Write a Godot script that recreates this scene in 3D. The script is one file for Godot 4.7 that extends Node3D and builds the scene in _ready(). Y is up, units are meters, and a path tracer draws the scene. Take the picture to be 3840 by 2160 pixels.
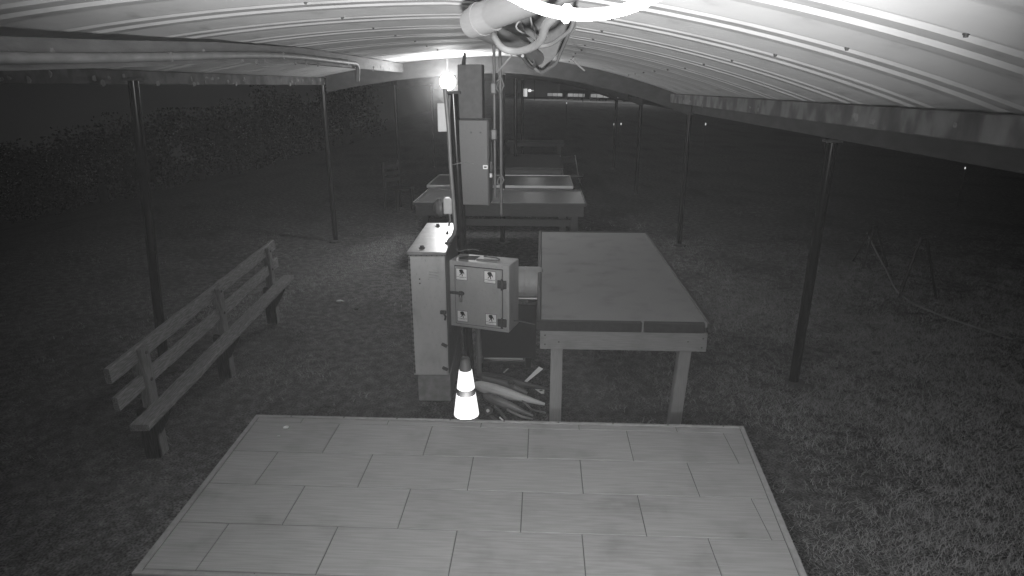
extends Node3D

# ---------------------------------------------------------------- mesh builder
class MB:
	var v := PackedVector3Array()
	var n := PackedVector3Array()
	var uv := PackedVector2Array()
	var xf := Transform3D()

	func put(p: Vector3, m: Vector3, t := Vector2.ZERO) -> void:
		v.append(xf * p)
		n.append((xf.basis * m).normalized())
		uv.append(t)

	func tri(a: Vector3, b: Vector3, c: Vector3, from := Vector3.INF) -> void:
		var m := (c - a).cross(b - a)
		if m.length_squared() < 1e-16:
			return
		m = m.normalized()
		if from != Vector3.INF and m.dot((a + b + c) / 3.0 - from) < 0.0:
			var t := b
			b = c
			c = t
			m = -m
		put(a, m)
		put(b, m)
		put(c, m)

	func quad(a: Vector3, b: Vector3, c: Vector3, d: Vector3, from := Vector3.INF) -> void:
		tri(a, b, c, from)
		tri(a, c, d, from)

	func box(c: Vector3, s: Vector3, bev := 0.003, basis := Basis()) -> MB:
		var h := s * 0.5
		bev = minf(bev, minf(h.x, minf(h.y, h.z)) * 0.8)
		var P := func(sx: float, sy: float, sz: float, k: int) -> Vector3:
			var e := Vector3(h.x - (0.0 if k == 0 else bev), h.y - (0.0 if k == 1 else bev), h.z - (0.0 if k == 2 else bev))
			return c + basis * Vector3(sx * e.x, sy * e.y, sz * e.z)
		for s1: float in [-1.0, 1.0]:
			quad(P.call(s1, -1, -1, 0), P.call(s1, 1, -1, 0), P.call(s1, 1, 1, 0), P.call(s1, -1, 1, 0), c)
			quad(P.call(-1, s1, -1, 1), P.call(1, s1, -1, 1), P.call(1, s1, 1, 1), P.call(-1, s1, 1, 1), c)
			quad(P.call(-1, -1, s1, 2), P.call(1, -1, s1, 2), P.call(1, 1, s1, 2), P.call(-1, 1, s1, 2), c)
			for s2: float in [-1.0, 1.0]:
				quad(P.call(s1, s2, -1, 0), P.call(s1, s2, 1, 0), P.call(s1, s2, 1, 1), P.call(s1, s2, -1, 1), c)
				quad(P.call(s1, -1, s2, 0), P.call(s1, 1, s2, 0), P.call(s1, 1, s2, 2), P.call(s1, -1, s2, 2), c)
				quad(P.call(-1, s1, s2, 1), P.call(1, s1, s2, 1), P.call(1, s1, s2, 2), P.call(-1, s1, s2, 2), c)
				for s3: float in [-1.0, 1.0]:
					tri(P.call(s1, s2, s3, 0), P.call(s1, s2, s3, 1), P.call(s1, s2, s3, 2), c)
		return self

	# convex polygon (any order around) in plan, pulled up from y0 to y1 with a bevelled upper edge
	func slab(pts: Array, y0: float, y1: float, bev := 0.002) -> MB:
		var mid := Vector3.ZERO
		for p: Vector2 in pts:
			mid += Vector3(p.x, 0, p.y) / pts.size()
		mid.y = (y0 + y1) * 0.5
		var top := []
		var low := []
		var bot := []
		for p: Vector2 in pts:
			var w := Vector3(p.x, y1 - bev, p.y)
			low.append(w)
			bot.append(Vector3(p.x, y0, p.y))
			var d := Vector3(mid.x - p.x, 0, mid.z - p.y)
			top.append(Vector3(p.x, y1, p.y) + Vector3(signf(d.x) * bev, 0, signf(d.z) * bev))
		for i in pts.size():
			var j := (i + 1) % pts.size()
			quad(low[i], low[j], top[j], top[i], mid)
			quad(bot[i], bot[j], low[j], low[i], mid)
			if i > 0 and j > 0:
				tri(top[0], top[i], top[j], mid)
				tri(bot[0], bot[i], bot[j], mid)
		return self

	# round tube through points, with a radius at each
	func tube(path: Array, radii: Array, sides := 10, caps := true) -> MB:
		var rings := []
		var nn := []
		var up := Vector3(0.31, 0.87, 0.38)
		for i in path.size():
			var t: Vector3 = (path[mini(i + 1, path.size() - 1)] - path[maxi(i - 1, 0)]).normalized()
			var a := t.cross(up)
			if a.length() < 0.05:
				a = t.cross(Vector3.RIGHT)
			a = a.normalized()
			var b := a.cross(t).normalized()
			up = b
			var r: float = radii[mini(i, radii.size() - 1)]
			var ring := []
			var rn := []
			for k in sides:
				var w := TAU * k / sides
				var d := a * cos(w) + b * sin(w)
				ring.append(path[i] + d * r)
				rn.append(d)
			rings.append(ring)
			nn.append(rn)
		for i in path.size() - 1:
			for k in sides:
				var l := (k + 1) % sides
				put(rings[i][k], nn[i][k])
				put(rings[i + 1][l], nn[i + 1][l])
				put(rings[i + 1][k], nn[i + 1][k])
				put(rings[i][k], nn[i][k])
				put(rings[i][l], nn[i][l])
				put(rings[i + 1][l], nn[i + 1][l])
		if caps:
			var e: int = path.size() - 1
			for k in sides:
				var l := (k + 1) % sides
				tri(path[0], rings[0][k], rings[0][l], path[1])
				tri(path[e], rings[e][k], rings[e][l], path[e - 1])
		return self

	# profile of (radius, height) turned about the y axis through c
	func lathe(prof: Array, c: Vector3, sides := 24, basis := Basis()) -> MB:
		for i in prof.size() - 1:
			var p: Vector2 = prof[i]
			var q: Vector2 = prof[i + 1]
			var d := q - p
			var m := Vector2(d.y, -d.x).normalized()
			for k in sides:
				var a := TAU * k / sides
				var b := TAU * (k + 1) / sides
				var f := func(r: Vector2, w: float) -> Vector3: return c + basis * Vector3(r.x * cos(w), r.y, r.x * sin(w))
				var g := func(w: float) -> Vector3: return basis * Vector3(m.x * cos(w), m.y, m.x * sin(w))
				put(f.call(p, a), g.call(a))
				put(f.call(q, b), g.call(b))
				put(f.call(q, a), g.call(a))
				put(f.call(p, a), g.call(a))
				put(f.call(p, b), g.call(b))
				put(f.call(q, b), g.call(b))
		return self

	func lump(c: Vector3, s: Vector3, rng: RandomNumberGenerator, rough := 0.35, rows := 5, cols := 7) -> MB:
		var g := []
		for i in rows + 1:
			var r := []
			for k in cols:
				var th := PI * i / rows
				var ph := TAU * k / cols
				var w := 1.0 - rough * rng.randf()
				r.append(c + Vector3(sin(th) * cos(ph), cos(th), sin(th) * sin(ph)) * s * w)
			if i == 0 or i == rows:
				for k in cols:
					r[k] = r[0]
			g.append(r)
		for i in rows:
			for k in cols:
				var l := (k + 1) % cols
				quad(g[i][k], g[i][l], g[i + 1][l], g[i + 1][k], c)
		return self

	func mesh() -> ArrayMesh:
		var a := []
		a.resize(Mesh.ARRAY_MAX)
		a[Mesh.ARRAY_VERTEX] = v
		a[Mesh.ARRAY_NORMAL] = n
		a[Mesh.ARRAY_TEX_UV] = uv
		var m := ArrayMesh.new()
		m.add_surface_from_arrays(Mesh.PRIMITIVE_TRIANGLES, a)
		return m


# ---------------------------------------------------------------- naming
var taken := {}
var rng := RandomNumberGenerator.new()
var M := {}

func numbered(called: String) -> String:
	if not taken.has(called):
		taken[called] = 0
		return called
	taken[called] += 1
	return "%s_%03d" % [called, taken[called]]

func tag(o: Node, label: String, category: String, group := "") -> Node:
	o.set_meta("label", label)
	o.set_meta("category", category)
	if group:
		o.set_meta("group", group)
	return o

func thing(called: String, label: String, category: String, at := Vector3.ZERO, turn := 0.0, group := "") -> Node3D:
	var o := Node3D.new()
	o.name = numbered(called)
	add_child(o)
	o.position = at
	o.rotation.y = turn
	tag(o, label, category, group)
	return o

func part(called: String, b: MB, m: Material, parent: Node = self) -> MeshInstance3D:
	return inst(called, b.mesh(), m, parent)

func inst(called: String, me: Mesh, m: Material, parent: Node = self) -> MeshInstance3D:
	var o := MeshInstance3D.new()
	o.name = numbered(called) if parent == self else called
	o.mesh = me
	o.material_override = m
	if parent != self and parent.has_node(NodePath(called)):
		var k := 1
		while parent.has_node(NodePath("%s_%03d" % [called, k])):
			k += 1
		o.name = "%s_%03d" % [called, k]
	parent.add_child(o, true)
	return o

func struct(o: Node, kind := "structure") -> Node:
	o.set_meta("kind", kind)
	return o

# ---------------------------------------------------------------- materials
func grey(l: float, a := 1.0) -> Color:
	var c := Color(l, l, l).linear_to_srgb()
	c.a = a
	return c

func noise_tex(freq: float, lo: float, hi: float, seed_: int, kind := FastNoiseLite.TYPE_SIMPLEX_SMOOTH, oct := 4, size := 512) -> NoiseTexture2D:
	var f := FastNoiseLite.new()
	f.noise_type = kind
	f.frequency = freq
	f.fractal_octaves = oct
	f.seed = seed_
	var t := NoiseTexture2D.new()
	t.width = size
	t.height = size
	t.seamless = true
	t.noise = f
	var g := Gradient.new()
	g.set_color(0, grey(lo))
	g.set_color(1, grey(hi))
	t.color_ramp = g
	return t

var T := {}

func ramp(t: NoiseTexture2D, stops: Array) -> NoiseTexture2D:
	var g := Gradient.new()
	g.offsets = PackedFloat32Array(stops.map(func(q: Array) -> float: return q[0]))
	g.colors = PackedColorArray(stops.map(func(q: Array) -> Color: return grey(q[1])))
	t.color_ramp = g
	return t


func mat(l: float, rough := 0.7, metal := 0.0, tex := "", scale := Vector3.ONE, bump := 0.0, bump_tex := "") -> StandardMaterial3D:
	var m := StandardMaterial3D.new()
	m.albedo_color = grey(l)
	m.roughness = rough
	m.metallic = metal
	if tex:
		m.albedo_texture = T[tex]
	if bump > 0.0:
		m.heightmap_enabled = true
		m.heightmap_texture = T[bump_tex if bump_tex else tex]
		m.heightmap_scale = bump
	m.uv1_triplanar = true
	m.uv1_scale = scale
	return m

func glow(l: float, e: float) -> StandardMaterial3D:
	var m := StandardMaterial3D.new()
	m.albedo_color = grey(l)
	m.emission_enabled = true
	m.emission = Color(1, 1, 1)
	m.emission_energy_multiplier = e
	m.roughness = 0.5
	return m

func make_materials() -> void:
	T.fine = noise_tex(0.09, 0.55, 1.0, 3)
	T.blotch = noise_tex(0.012, 0.6, 1.0, 5)
	T.faint = noise_tex(0.02, 0.86, 1.0, 7)
	T.grain = noise_tex(0.03, 0.3, 1.0, 11, FastNoiseLite.TYPE_SIMPLEX, 5)
	T.softgrain = noise_tex(0.03, 0.74, 1.0, 13, FastNoiseLite.TYPE_SIMPLEX, 5)
	T.speck = noise_tex(0.16, 0.72, 1.0, 23, FastNoiseLite.TYPE_SIMPLEX, 3)
	T.stain = ramp(noise_tex(0.012, 0.5, 1.0, 29), [[0.0, 0.55], [0.25, 0.86], [0.5, 0.95], [1.0, 1.0]])
	T.dirt = ramp(noise_tex(0.01, 0.5, 1.0, 53, FastNoiseLite.TYPE_SIMPLEX_SMOOTH, 6), [[0.0, 0.7], [0.2, 0.86], [0.45, 0.96], [1.0, 1.0]])
	T.wear = ramp(noise_tex(0.03, 0.5, 1.0, 41, FastNoiseLite.TYPE_SIMPLEX, 5), [[0.0, 0.5], [0.07, 0.7], [0.13, 0.93], [0.5, 0.97], [1.0, 1.0]])
	T.smear = ramp(noise_tex(0.02, 0.5, 1.0, 43, FastNoiseLite.TYPE_SIMPLEX_SMOOTH, 5), [[0.0, 0.25], [0.4, 0.45], [0.6, 0.75], [1.0, 1.0]])
	T.spot = noise_tex(0.035, 0.45, 1.0, 17, FastNoiseLite.TYPE_CELLULAR, 3)
	M.roof = mat(0.67, 0.7, 0.0, "stain", Vector3(0.5, 0.5, 0.5))
	M.roof.metallic_specular = 0.25
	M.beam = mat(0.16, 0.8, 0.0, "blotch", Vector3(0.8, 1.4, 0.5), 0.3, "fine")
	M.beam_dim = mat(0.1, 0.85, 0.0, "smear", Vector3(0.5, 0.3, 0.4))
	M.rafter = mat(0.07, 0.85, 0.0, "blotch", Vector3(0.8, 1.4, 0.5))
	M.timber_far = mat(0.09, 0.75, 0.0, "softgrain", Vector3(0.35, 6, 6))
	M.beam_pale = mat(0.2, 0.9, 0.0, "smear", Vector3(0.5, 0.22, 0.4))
	M.mud = mat(0.24, 1.0, 0.0, "fine", Vector3(4, 4, 4), 0.6)
	M.post = mat(0.011, 0.24, 0.0, "blotch", Vector3(2, 2, 2))
	M.post.metallic_specular = 0.35
	M.pvc = mat(0.16, 0.4, 0.0, "faint", Vector3(2, 2, 2))
	M.conduit = mat(0.2, 0.45, 0.0, "blotch", Vector3(2, 1, 2))
	M.beam_conduit = mat(0.24, 0.6, 0.0, "blotch", Vector3(2, 2, 1))
	M.trunk = mat(0.06, 0.6, 0.0, "blotch", Vector3(2, 2, 2))
	M.fitting = mat(0.022, 0.5)
	M.cable = mat(0.2, 0.45)
	M.cable_pale = mat(0.6, 0.45)
	M.cable_grey = mat(0.12, 0.5)
	M.plate = mat(0.06, 0.6, 0.0, "blotch", Vector3(4, 4, 4))
	M.tile = mat(0.27, 0.5, 0.0, "softgrain", Vector3(0.22, 3.0, 5.0))
	M.tile2 = mat(0.255, 0.5, 0.0, "softgrain", Vector3(0.3, 3.0, 4.0))
	M.grout = mat(0.085, 0.9, 0.0, "fine", Vector3(3, 3, 3))
	M.trim = mat(0.26, 0.55, 0.0, "softgrain", Vector3(1.5, 1.5, 1.5))
	M.wood = mat(0.33, 0.9, 0.0, "grain", Vector3(5, 5, 0.5), 0.4)
	M.wood_x = mat(0.27, 0.8, 0.0, "grain", Vector3(0.35, 7, 7), 0.25)
	M.wood_y = mat(0.28, 0.8, 0.0, "softgrain", Vector3(7, 0.35, 7), 0.15)
	M.bench_y = mat(0.3, 0.85, 0.0, "grain", Vector3(7, 0.35, 7), 0.2)
	M.timber_x = mat(0.28, 0.75, 0.0, "softgrain", Vector3(0.35, 6, 6), 0.1)
	M.board = mat(0.31, 0.7, 0.0, "speck", Vector3(1.6, 1.6, 1.6))
	M.rubber = mat(0.035, 0.6, 0.0, "blotch", Vector3(3, 3, 3))
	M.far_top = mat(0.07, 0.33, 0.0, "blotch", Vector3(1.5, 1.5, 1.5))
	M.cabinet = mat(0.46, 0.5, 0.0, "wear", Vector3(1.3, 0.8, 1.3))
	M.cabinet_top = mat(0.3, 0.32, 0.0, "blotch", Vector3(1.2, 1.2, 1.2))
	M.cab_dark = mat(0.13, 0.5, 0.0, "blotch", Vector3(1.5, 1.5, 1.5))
	M.box = mat(0.43, 0.5, 0.0, "wear", Vector3(1.7, 1.2, 1.7))
	M.panel = mat(0.095, 0.55, 0.0, "wear", Vector3(2, 2, 2))
	M.rust = mat(0.08, 0.85, 0.0, "spot", Vector3(6, 6, 6), 0.3)
	M.steel = mat(0.4, 0.35, 0.7)
	M.iron = mat(0.06, 0.5, 0.2, "blotch", Vector3(3, 3, 3))
	M.black = mat(0.02, 0.5)
	M.white = mat(0.75, 0.5)
	M.concrete = mat(0.26, 0.9, 0.0, "blotch", Vector3(2, 2, 2), 0.3, "fine")
	M.foam = mat(0.5, 0.55, 0.0, "faint", Vector3(3, 3, 3))
	M.foam_dark = mat(0.06, 0.5, 0.0, "faint", Vector3(3, 3, 3))
	M.cone = mat(0.1, 0.6, 0.0, "faint", Vector3(3, 3, 3))
	M.bark = mat(0.06, 1.0, 0.0, "grain", Vector3(4, 0.6, 4))
	M.leaf = mat(0.008, 1.0)
	M.leaf.metallic_specular = 0.0
	M.chair_dark = mat(0.03, 1.0)
	M.chair_dark.metallic_specular = 0.1
	for k: String in ["tile", "tile2", "board", "cabinet", "box", "wood", "timber_x", "wood_y", "bench_y", "cabinet_top", "trim"]:
		var d: StandardMaterial3D = M[k]
		d.detail_enabled = true
		d.detail_albedo = T.dirt
		d.detail_blend_mode = BaseMaterial3D.BLEND_MODE_MUL
		d.detail_uv_layer = BaseMaterial3D.DETAIL_UV_2
		d.uv2_triplanar = true
		d.uv2_world_triplanar = true
		d.uv2_scale = Vector3(0.55, 0.55, 0.55) if k != "cabinet" and k != "box" else Vector3(0.9, 0.5, 0.9)
	M.clod = mat(0.07, 1.0, 0.0, "fine", Vector3(5, 5, 5))

# ---------------------------------------------------------------- shape of the place
func roof_y(x: float) -> float:
	var u := x + 0.5
	return 2.93 - (0.07 * u + 0.0563 * u * u if u > 0.0 else 0.034 * u * u)

func sag(z: float) -> float:
	return -0.15 * smoothstep(-6.0, -1.8, z)

func ground_y(x: float, z: float) -> float:
	var y := 0.0
	if x < -7.0:
		y -= 0.2 * (-x - 7.0) * smoothstep(0.0, 6.0, -x - 7.0)
	return y

const ROWS := [-5.2, -10.3, -15.4, -20.5]

func _ready() -> void:
	rng.seed = 20
	make_materials()
	# ---- camera
	var cam := Camera3D.new()
	cam.name = "camera"
	cam.position = Vector3(0, 2.5, 0)
	cam.rotation_degrees = Vector3(-17.65, 2.65, 0)
	cam.fov = 48.73
	cam.near = 0.05
	cam.far = 1500
	add_child(cam)
	cam.current = true
	# ---- sky, air, exposure
	var sky := ProceduralSkyMaterial.new()
	sky.sky_top_color = grey(0.0095)
	sky.sky_horizon_color = grey(0.0105)
	sky.ground_horizon_color = grey(0.010)
	sky.ground_bottom_color = grey(0.012)
	sky.sky_curve = 0.2
	var env := Environment.new()
	env.background_mode = Environment.BG_SKY
	env.sky = Sky.new()
	env.sky.sky_material = sky
	env.tonemap_mode = Environment.TONE_MAPPER_LINEAR
	env.tonemap_exposure = 0.75
	env.sdfgi_enabled = true
	env.ssao_enabled = true
	env.ssil_enabled = true
	env.fog_enabled = true
	env.fog_density = 0.00068  # thin haze added to lift the blacks
	env.fog_light_color = Color(1, 1, 1)
	env.volumetric_fog_enabled = true
	env.volumetric_fog_density = 0.0
	var we := WorldEnvironment.new()
	we.name = "environment"
	we.environment = env
	add_child(we)
	var moon := DirectionalLight3D.new()
	moon.name = "moon"
	moon.light_energy = 0.004
	moon.light_angular_distance = 10.0
	moon.rotation_degrees = Vector3(-60, 40, 0)
	moon.shadow_enabled = true
	add_child(moon)
	# ---- the watching camera's own infrared lamp
	camera_lamp()
	# ---- the place
	ground()
	pavilion()
	grass()
	far_place()
	trees()
	# ---- the things
	tiled_table()
	side_table()
	far_tables()
	bench()
	locker()
	sticker_box()
	electric_panel()
	pole_lamp()
	grill()
	cone()
	model_planes()
	overhead()
	litter()
	right_field()

func camera_lamp() -> void:
	var at := Vector3(-0.005, 2.32, 0.05)
	var o := thing("infrared_lamp", "small round infrared lamp of the watching camera beneath the roof", "lamp", at)
	part("lamp_housing", MB.new().lathe([Vector2(0.0, 0.06), Vector2(0.04, 0.06), Vector2(0.045, 0.05), Vector2(0.045, 0.0), Vector2(0.035, 0.0), Vector2(0.035, 0.01)], Vector3(0, 0, 0), 20, Basis(Vector3.RIGHT, deg_to_rad(90))), M.white, o)
	part("lamp_lens", MB.new().lathe([Vector2(0.035, 0.006), Vector2(0.0, 0.004)], Vector3(0, 0, 0), 20, Basis(Vector3.RIGHT, deg_to_rad(90))), glow(0.2, 0.3), o)
	# two beams: a narrower one along the roof, a wide one down onto the table and ground
	for k: Array in [[23.0, 49.0, 42.5, 3.5], [-28.0, 5.8, 48.5, -21.0]]:
		var s := SpotLight3D.new()
		s.name = numbered("infrared_light")
		s.position = at + Vector3(0, 0, -0.02)
		s.rotation_degrees = Vector3(k[0], k[3], 0)
		s.light_energy = k[1]
		s.light_size = 0.03
		s.spot_range = 60
		s.spot_attenuation = 2.0
		s.spot_angle = k[2]
		s.spot_angle_attenuation = 1.0
		s.shadow_enabled = true
		add_child(s)

# ---------------------------------------------------------------- ground
func ground() -> void:
	var N := 230
	var xs := PackedFloat32Array()
	var zs := PackedFloat32Array()
	for i in N + 1:
		var u := 2.0 * i / N - 1.0
		xs.append(3.2 * sinh(u * 5.6))
		zs.append(-4.0 + 3.2 * sinh(u * 5.6))
	var f := FastNoiseLite.new()
	f.seed = 4
	f.frequency = 0.55
	f.fractal_octaves = 4
	var f2 := FastNoiseLite.new()
	f2.seed = 9
	f2.frequency = 2.2
	var st := SurfaceTool.new()
	st.begin(Mesh.PRIMITIVE_TRIANGLES)
	st.set_smooth_group(0)
	for j in N + 1:
		for i in N + 1:
			var x := xs[i]
			var z := zs[j]
			var y := ground_y(x, z)
			var near := clampf(1.0 - (absf(x) + absf(z + 4.0)) / 40.0, 0.0, 1.0)
			var a := f.get_noise_2d(x, z)
			var b := f2.get_noise_2d(x, z)
			y += near * (0.012 * a + 0.008 * b) - 0.012
			var l := 0.98 + 0.6 * a + 0.35 * b
			l += 0.45 * smoothstep(0.9, 2.5, x) * smoothstep(-9.0, -5.0, z)
			# pale dry grass verge by the left posts with lamplight painted in, trodden darker earth between bench and tables
			l += 1.3 * smoothstep(0.85, 0.1, absf(x + 3.0 + 0.35 * (z + 8.5) + 0.5 * a)) * smoothstep(-6.0, -7.2, z) * smoothstep(-12.5, -10.5, z)
			st.set_color(Color(l, l, l))
			st.set_uv(Vector2(x, z))
			st.add_vertex(Vector3(x, y, z))
	for j in N:
		for i in N:
			var a := j * (N + 1) + i
			st.add_index(a)
			st.add_index(a + 1)
			st.add_index(a + N + 2)
			st.add_index(a)
			st.add_index(a + N + 2)
			st.add_index(a + N + 1)
	st.generate_normals()
	var tex := Image.create(1024, 1024, false, Image.FORMAT_RGB8)
	var nf := FastNoiseLite.new()
	nf.seed = 31
	nf.frequency = 0.11
	nf.fractal_octaves = 3
	var im := nf.get_seamless_image(1024, 1024)
	nf.frequency = 0.02
	nf.seed = 37
	var im2 := nf.get_seamless_image(1024, 1024)
	for y in 1024:
		for x in 1024:
			var p := im.get_pixel(x, y).r
			var q := im2.get_pixel(x, y).r
			var l := clampf(0.55 + 0.5 * (p - 0.5) + 0.35 * (q - 0.5), 0.1, 1.0)
			if p < 0.24:
				l *= 0.6
			tex.set_pixel(x, y, Color(l, l, l))
	T.soil = ImageTexture.create_from_image(tex)
	var m := mat(0.34, 1.0, 0.0, "soil", Vector3(0.42, 0.42, 0.42), 0.9, "soil")
	m.uv1_world_triplanar = true
	m.vertex_color_use_as_albedo = true
	m.metallic_specular = 0.2
	struct(inst("ground", st.commit(), m))

func grass() -> void:
	# one tuft: bent dry blades
	var b := MB.new()
	for k in 12:
		var a := rng.randf() * TAU
		var d := Vector3(cos(a), 0, sin(a))
		var s := Vector3(-d.z, 0, d.x) * 0.0016
		var o := Vector3(rng.randf_range(-0.09, 0.09), -0.008, rng.randf_range(-0.09, 0.09))
		var q := o + d * rng.randf_range(0.02, 0.06) + Vector3.UP * rng.randf_range(0.012, 0.04)
		b.tri(o - s, o + s, q)
	var f := FastNoiseLite.new()
	f.seed = 15
	f.frequency = 0.5
	f.fractal_octaves = 3
	var spots := []
	while spots.size() < 40000:
		var x := rng.randf_range(-8.0, 8.5)
		var z := rng.randf_range(-14.0, -0.4)
		if rng.randf() > 0.35 and x < 1.0:
			continue
		var d := 0.0
		d += smoothstep(0.9, 2.6, x) * smoothstep(-12.0, -6.0, z)          # the grass right of the tables
		d += 0.08 * smoothstep(-2.9, -4.2, x)                               # left of the bench
		d += 0.6 * smoothstep(0.6, 0.1, absf(x - 0.9)) * smoothstep(-7.5, -5.0, z)
		d = maxf(d, 0.9 * smoothstep(0.75, 0.1, absf(x + 3.0 + 0.35 * (z + 8.5))) * smoothstep(-6.0, -7.2, z))
		d = maxf(d, 0.8 * smoothstep(0.55, 0.15, Vector2(x + 2.35, z + 5.2).length()))
		d = maxf(d, 0.012)
		var n := f.get_noise_2d(x, z)
		if n + 0.25 < rng.randf_range(-0.25, 0.5) or rng.randf() > d:
			continue
		spots.append(Vector3(x, ground_y(x, z), z))
	var mm := MultiMesh.new()
	mm.transform_format = MultiMesh.TRANSFORM_3D
	mm.use_colors = true
	mm.mesh = b.mesh()
	mm.instance_count = spots.size()
	for i in spots.size():
		var p: Vector3 = spots[i]
		var bs := Basis(Vector3.UP, rng.randf() * TAU).scaled(Vector3(1, 1, 1) * rng.randf_range(0.5, 1.2))
		mm.set_instance_transform(i, Transform3D(bs, p))
		var l := rng.randf_range(0.65, 1.0)
		mm.set_instance_color(i, Color(l, l, l))
	var g := MultiMeshInstance3D.new()
	g.name = "grass"
	g.multimesh = mm
	var m := mat(0.42, 0.95)
	m.vertex_color_use_as_albedo = true
	m.backlight_enabled = true
	m.backlight = grey(0.15)
	g.material_override = m
	struct(g, "stuff")
	tag(g, "short dry grass tufts growing in patches on the bare ground", "grass")
	add_child(g)

# ---------------------------------------------------------------- pavilion
func pavilion() -> void:
	var o := thing("pavilion", "open sided pavilion with arched corrugated metal roof on dark pipe posts", "pavilion")
	# one sheet, 1 m of roof: an underside and an upper side
	var prof := [Vector2(0, 0.03), Vector2(0.02, 0.029), Vector2(0.22, 0.001), Vector2(0.235, 0.0), Vector2(0.26, 0.012), Vector2(0.29, 0.012), Vector2(0.32, 0.0), Vector2(0.42, 0.001), Vector2(0.45, 0.0135), Vector2(0.485, 0.0135), Vector2(0.515, 0.0), Vector2(0.60, 0.001), Vector2(0.65, 0.029), Vector2(0.754, 0.0305)]
	var b := MB.new()
	var X0 := -3.62
	var X1 := 2.52
	var seg := 40
	for side in 2:
		var lift := 0.006 * side
		for i in seg:
			var xa := lerpf(X0, X1, float(i) / seg)
			var xb := lerpf(X0, X1, float(i + 1) / seg)
			for k in prof.size() - 1:
				var p: Vector2 = prof[k]
				var q: Vector2 = prof[k + 1]
				var na := Vector3(0, -(q.x - p.x), -(q.y - p.y) * -1.0).normalized() * -1.0
				var y := func(x: float, h: float) -> float: return roof_y(x) + h + lift
				var A := Vector3(xa, y.call(xa, p.y), -p.x)
				var B := Vector3(xb, y.call(xb, p.y), -p.x)
				var C := Vector3(xb, y.call(xb, q.y), -q.x)
				var D := Vector3(xa, y.call(xa, q.y), -q.x)
				var slope := func(x: float) -> Vector3:
					var dx := (roof_y(x + 0.01) - roof_y(x - 0.01)) / 0.02
					var m := Vector3(1, dx, 0).cross(Vector3(0, q.y - p.y, -(q.x - p.x))).normalized()
					if m.y < 0.0:
						m = -m
					return m if side == 1 else -m
				var nA: Vector3 = slope.call(xa)
				var nB: Vector3 = slope.call(xb)
				if side == 1:
					b.put(A, nA); b.put(D, nA); b.put(C, nB); b.put(A, nA); b.put(C, nB); b.put(B, nB)
				else:
					b.put(A, nA); b.put(B, nB); b.put(C, nB); b.put(A, nA); b.put(C, nB); b.put(D, nA)
	var sheet := b.mesh()
	for k in 29:
		var s := inst("roof_panel", sheet, M.roof, o)
		s.position = Vector3(rng.randf_range(-0.012, 0.012), 0.0, 1.2 - k * 0.75)
		s.rotation.z = rng.randf_range(-0.0008, 0.0008)
	# rows of roofing screws with their washers, where the near sheets cross the beams
	var wash := MB.new().lathe([Vector2(0.0, -0.012), Vector2(0.007, -0.011), Vector2(0.007, -0.006), Vector2(0.010, -0.004), Vector2(0.010, 0.004)], Vector3.ZERO, 8).mesh()
	for k in range(4, 15):
		for x: float in [-1.25, 0.35, 1.2]:
			var s := inst("roof_screw", wash, M.plate, o)
			s.position = Vector3(x + rng.randf_range(-0.02, 0.02), 0.0, 1.2 - k * 0.75 - 0.232)
			s.position.y = roof_y(s.position.x) + 0.001
	# beams along the building
	for s: Array in [[-3.45, 0.10, 0.11, "eave_beam", M.beam_dim], [-2.2, 0.09, 0.13, "inner_beam", M.beam], [2.0, 0.09, 0.13, "inner_beam", M.beam_pale], [2.36, 0.1, 0.15, "eave_beam", M.rafter]]:
		var x: float = s[0]
		var top := minf(roof_y(x - s[1] * 0.5), roof_y(x + s[1] * 0.5)) - 0.004
		var bb := MB.new()
		if x < -1.0 and x > -3.0:
			# this one has sagged towards the camera end
			var zs := [1.1, -1.5, -2.6, -3.4, -4.4, -6.0, -20.5]
			for i in zs.size() - 1:
				var c0 := Vector3(x, top - s[2] * 0.5 + sag(zs[i]), zs[i])
				var c1 := Vector3(x, top - s[2] * 0.5 + sag(zs[i + 1]), zs[i + 1])
				var e := [Vector3(-s[1] * 0.5, -s[2] * 0.5, 0), Vector3(s[1] * 0.5, -s[2] * 0.5, 0), Vector3(s[1] * 0.5, s[2] * 0.5, 0), Vector3(-s[1] * 0.5, s[2] * 0.5, 0)]
				for q in 4:
					bb.quad(c0 + e[q], c1 + e[q], c1 + e[(q + 1) % 4], c0 + e[(q + 1) % 4], (c0 + c1) * 0.5)
				if i == zs.size() - 2:
					bb.quad(c1 + e[0], c1 + e[1], c1 + e[2], c1 + e[3], c0)
		else:
			bb.box(Vector3(x, top - s[2] * 0.5, -9.7), Vector3(s[1], s[2], 21.6), 0.006)
		var be := part(s[3], bb, s[4], o)
		# mud daubers' nests stuck along the inner beams and the eaves
		if s[3] == "inner_beam" or x < 0.0:
			var side := 1.0 if x < 0.0 else -1.0
			for k in (44 if x < 0.0 else 16):
				var z := -1.6 - pow(rng.randf(), 1.3) * 9.5
				var nb := MB.new()
				var c := Vector3(x + side * (s[1] * 0.5 - 0.004), top - s[2] + rng.randf_range(0.0, 0.07) + (sag(z) if x < -1.0 and x > -3.0 else 0.0), z)
				nb.lump(c, Vector3(0.016, rng.randf_range(0.012, 0.045), rng.randf_range(0.012, 0.05)), rng, 0.4, 4, 7)
				part("mud_nest", nb, M.mud, be)
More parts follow.
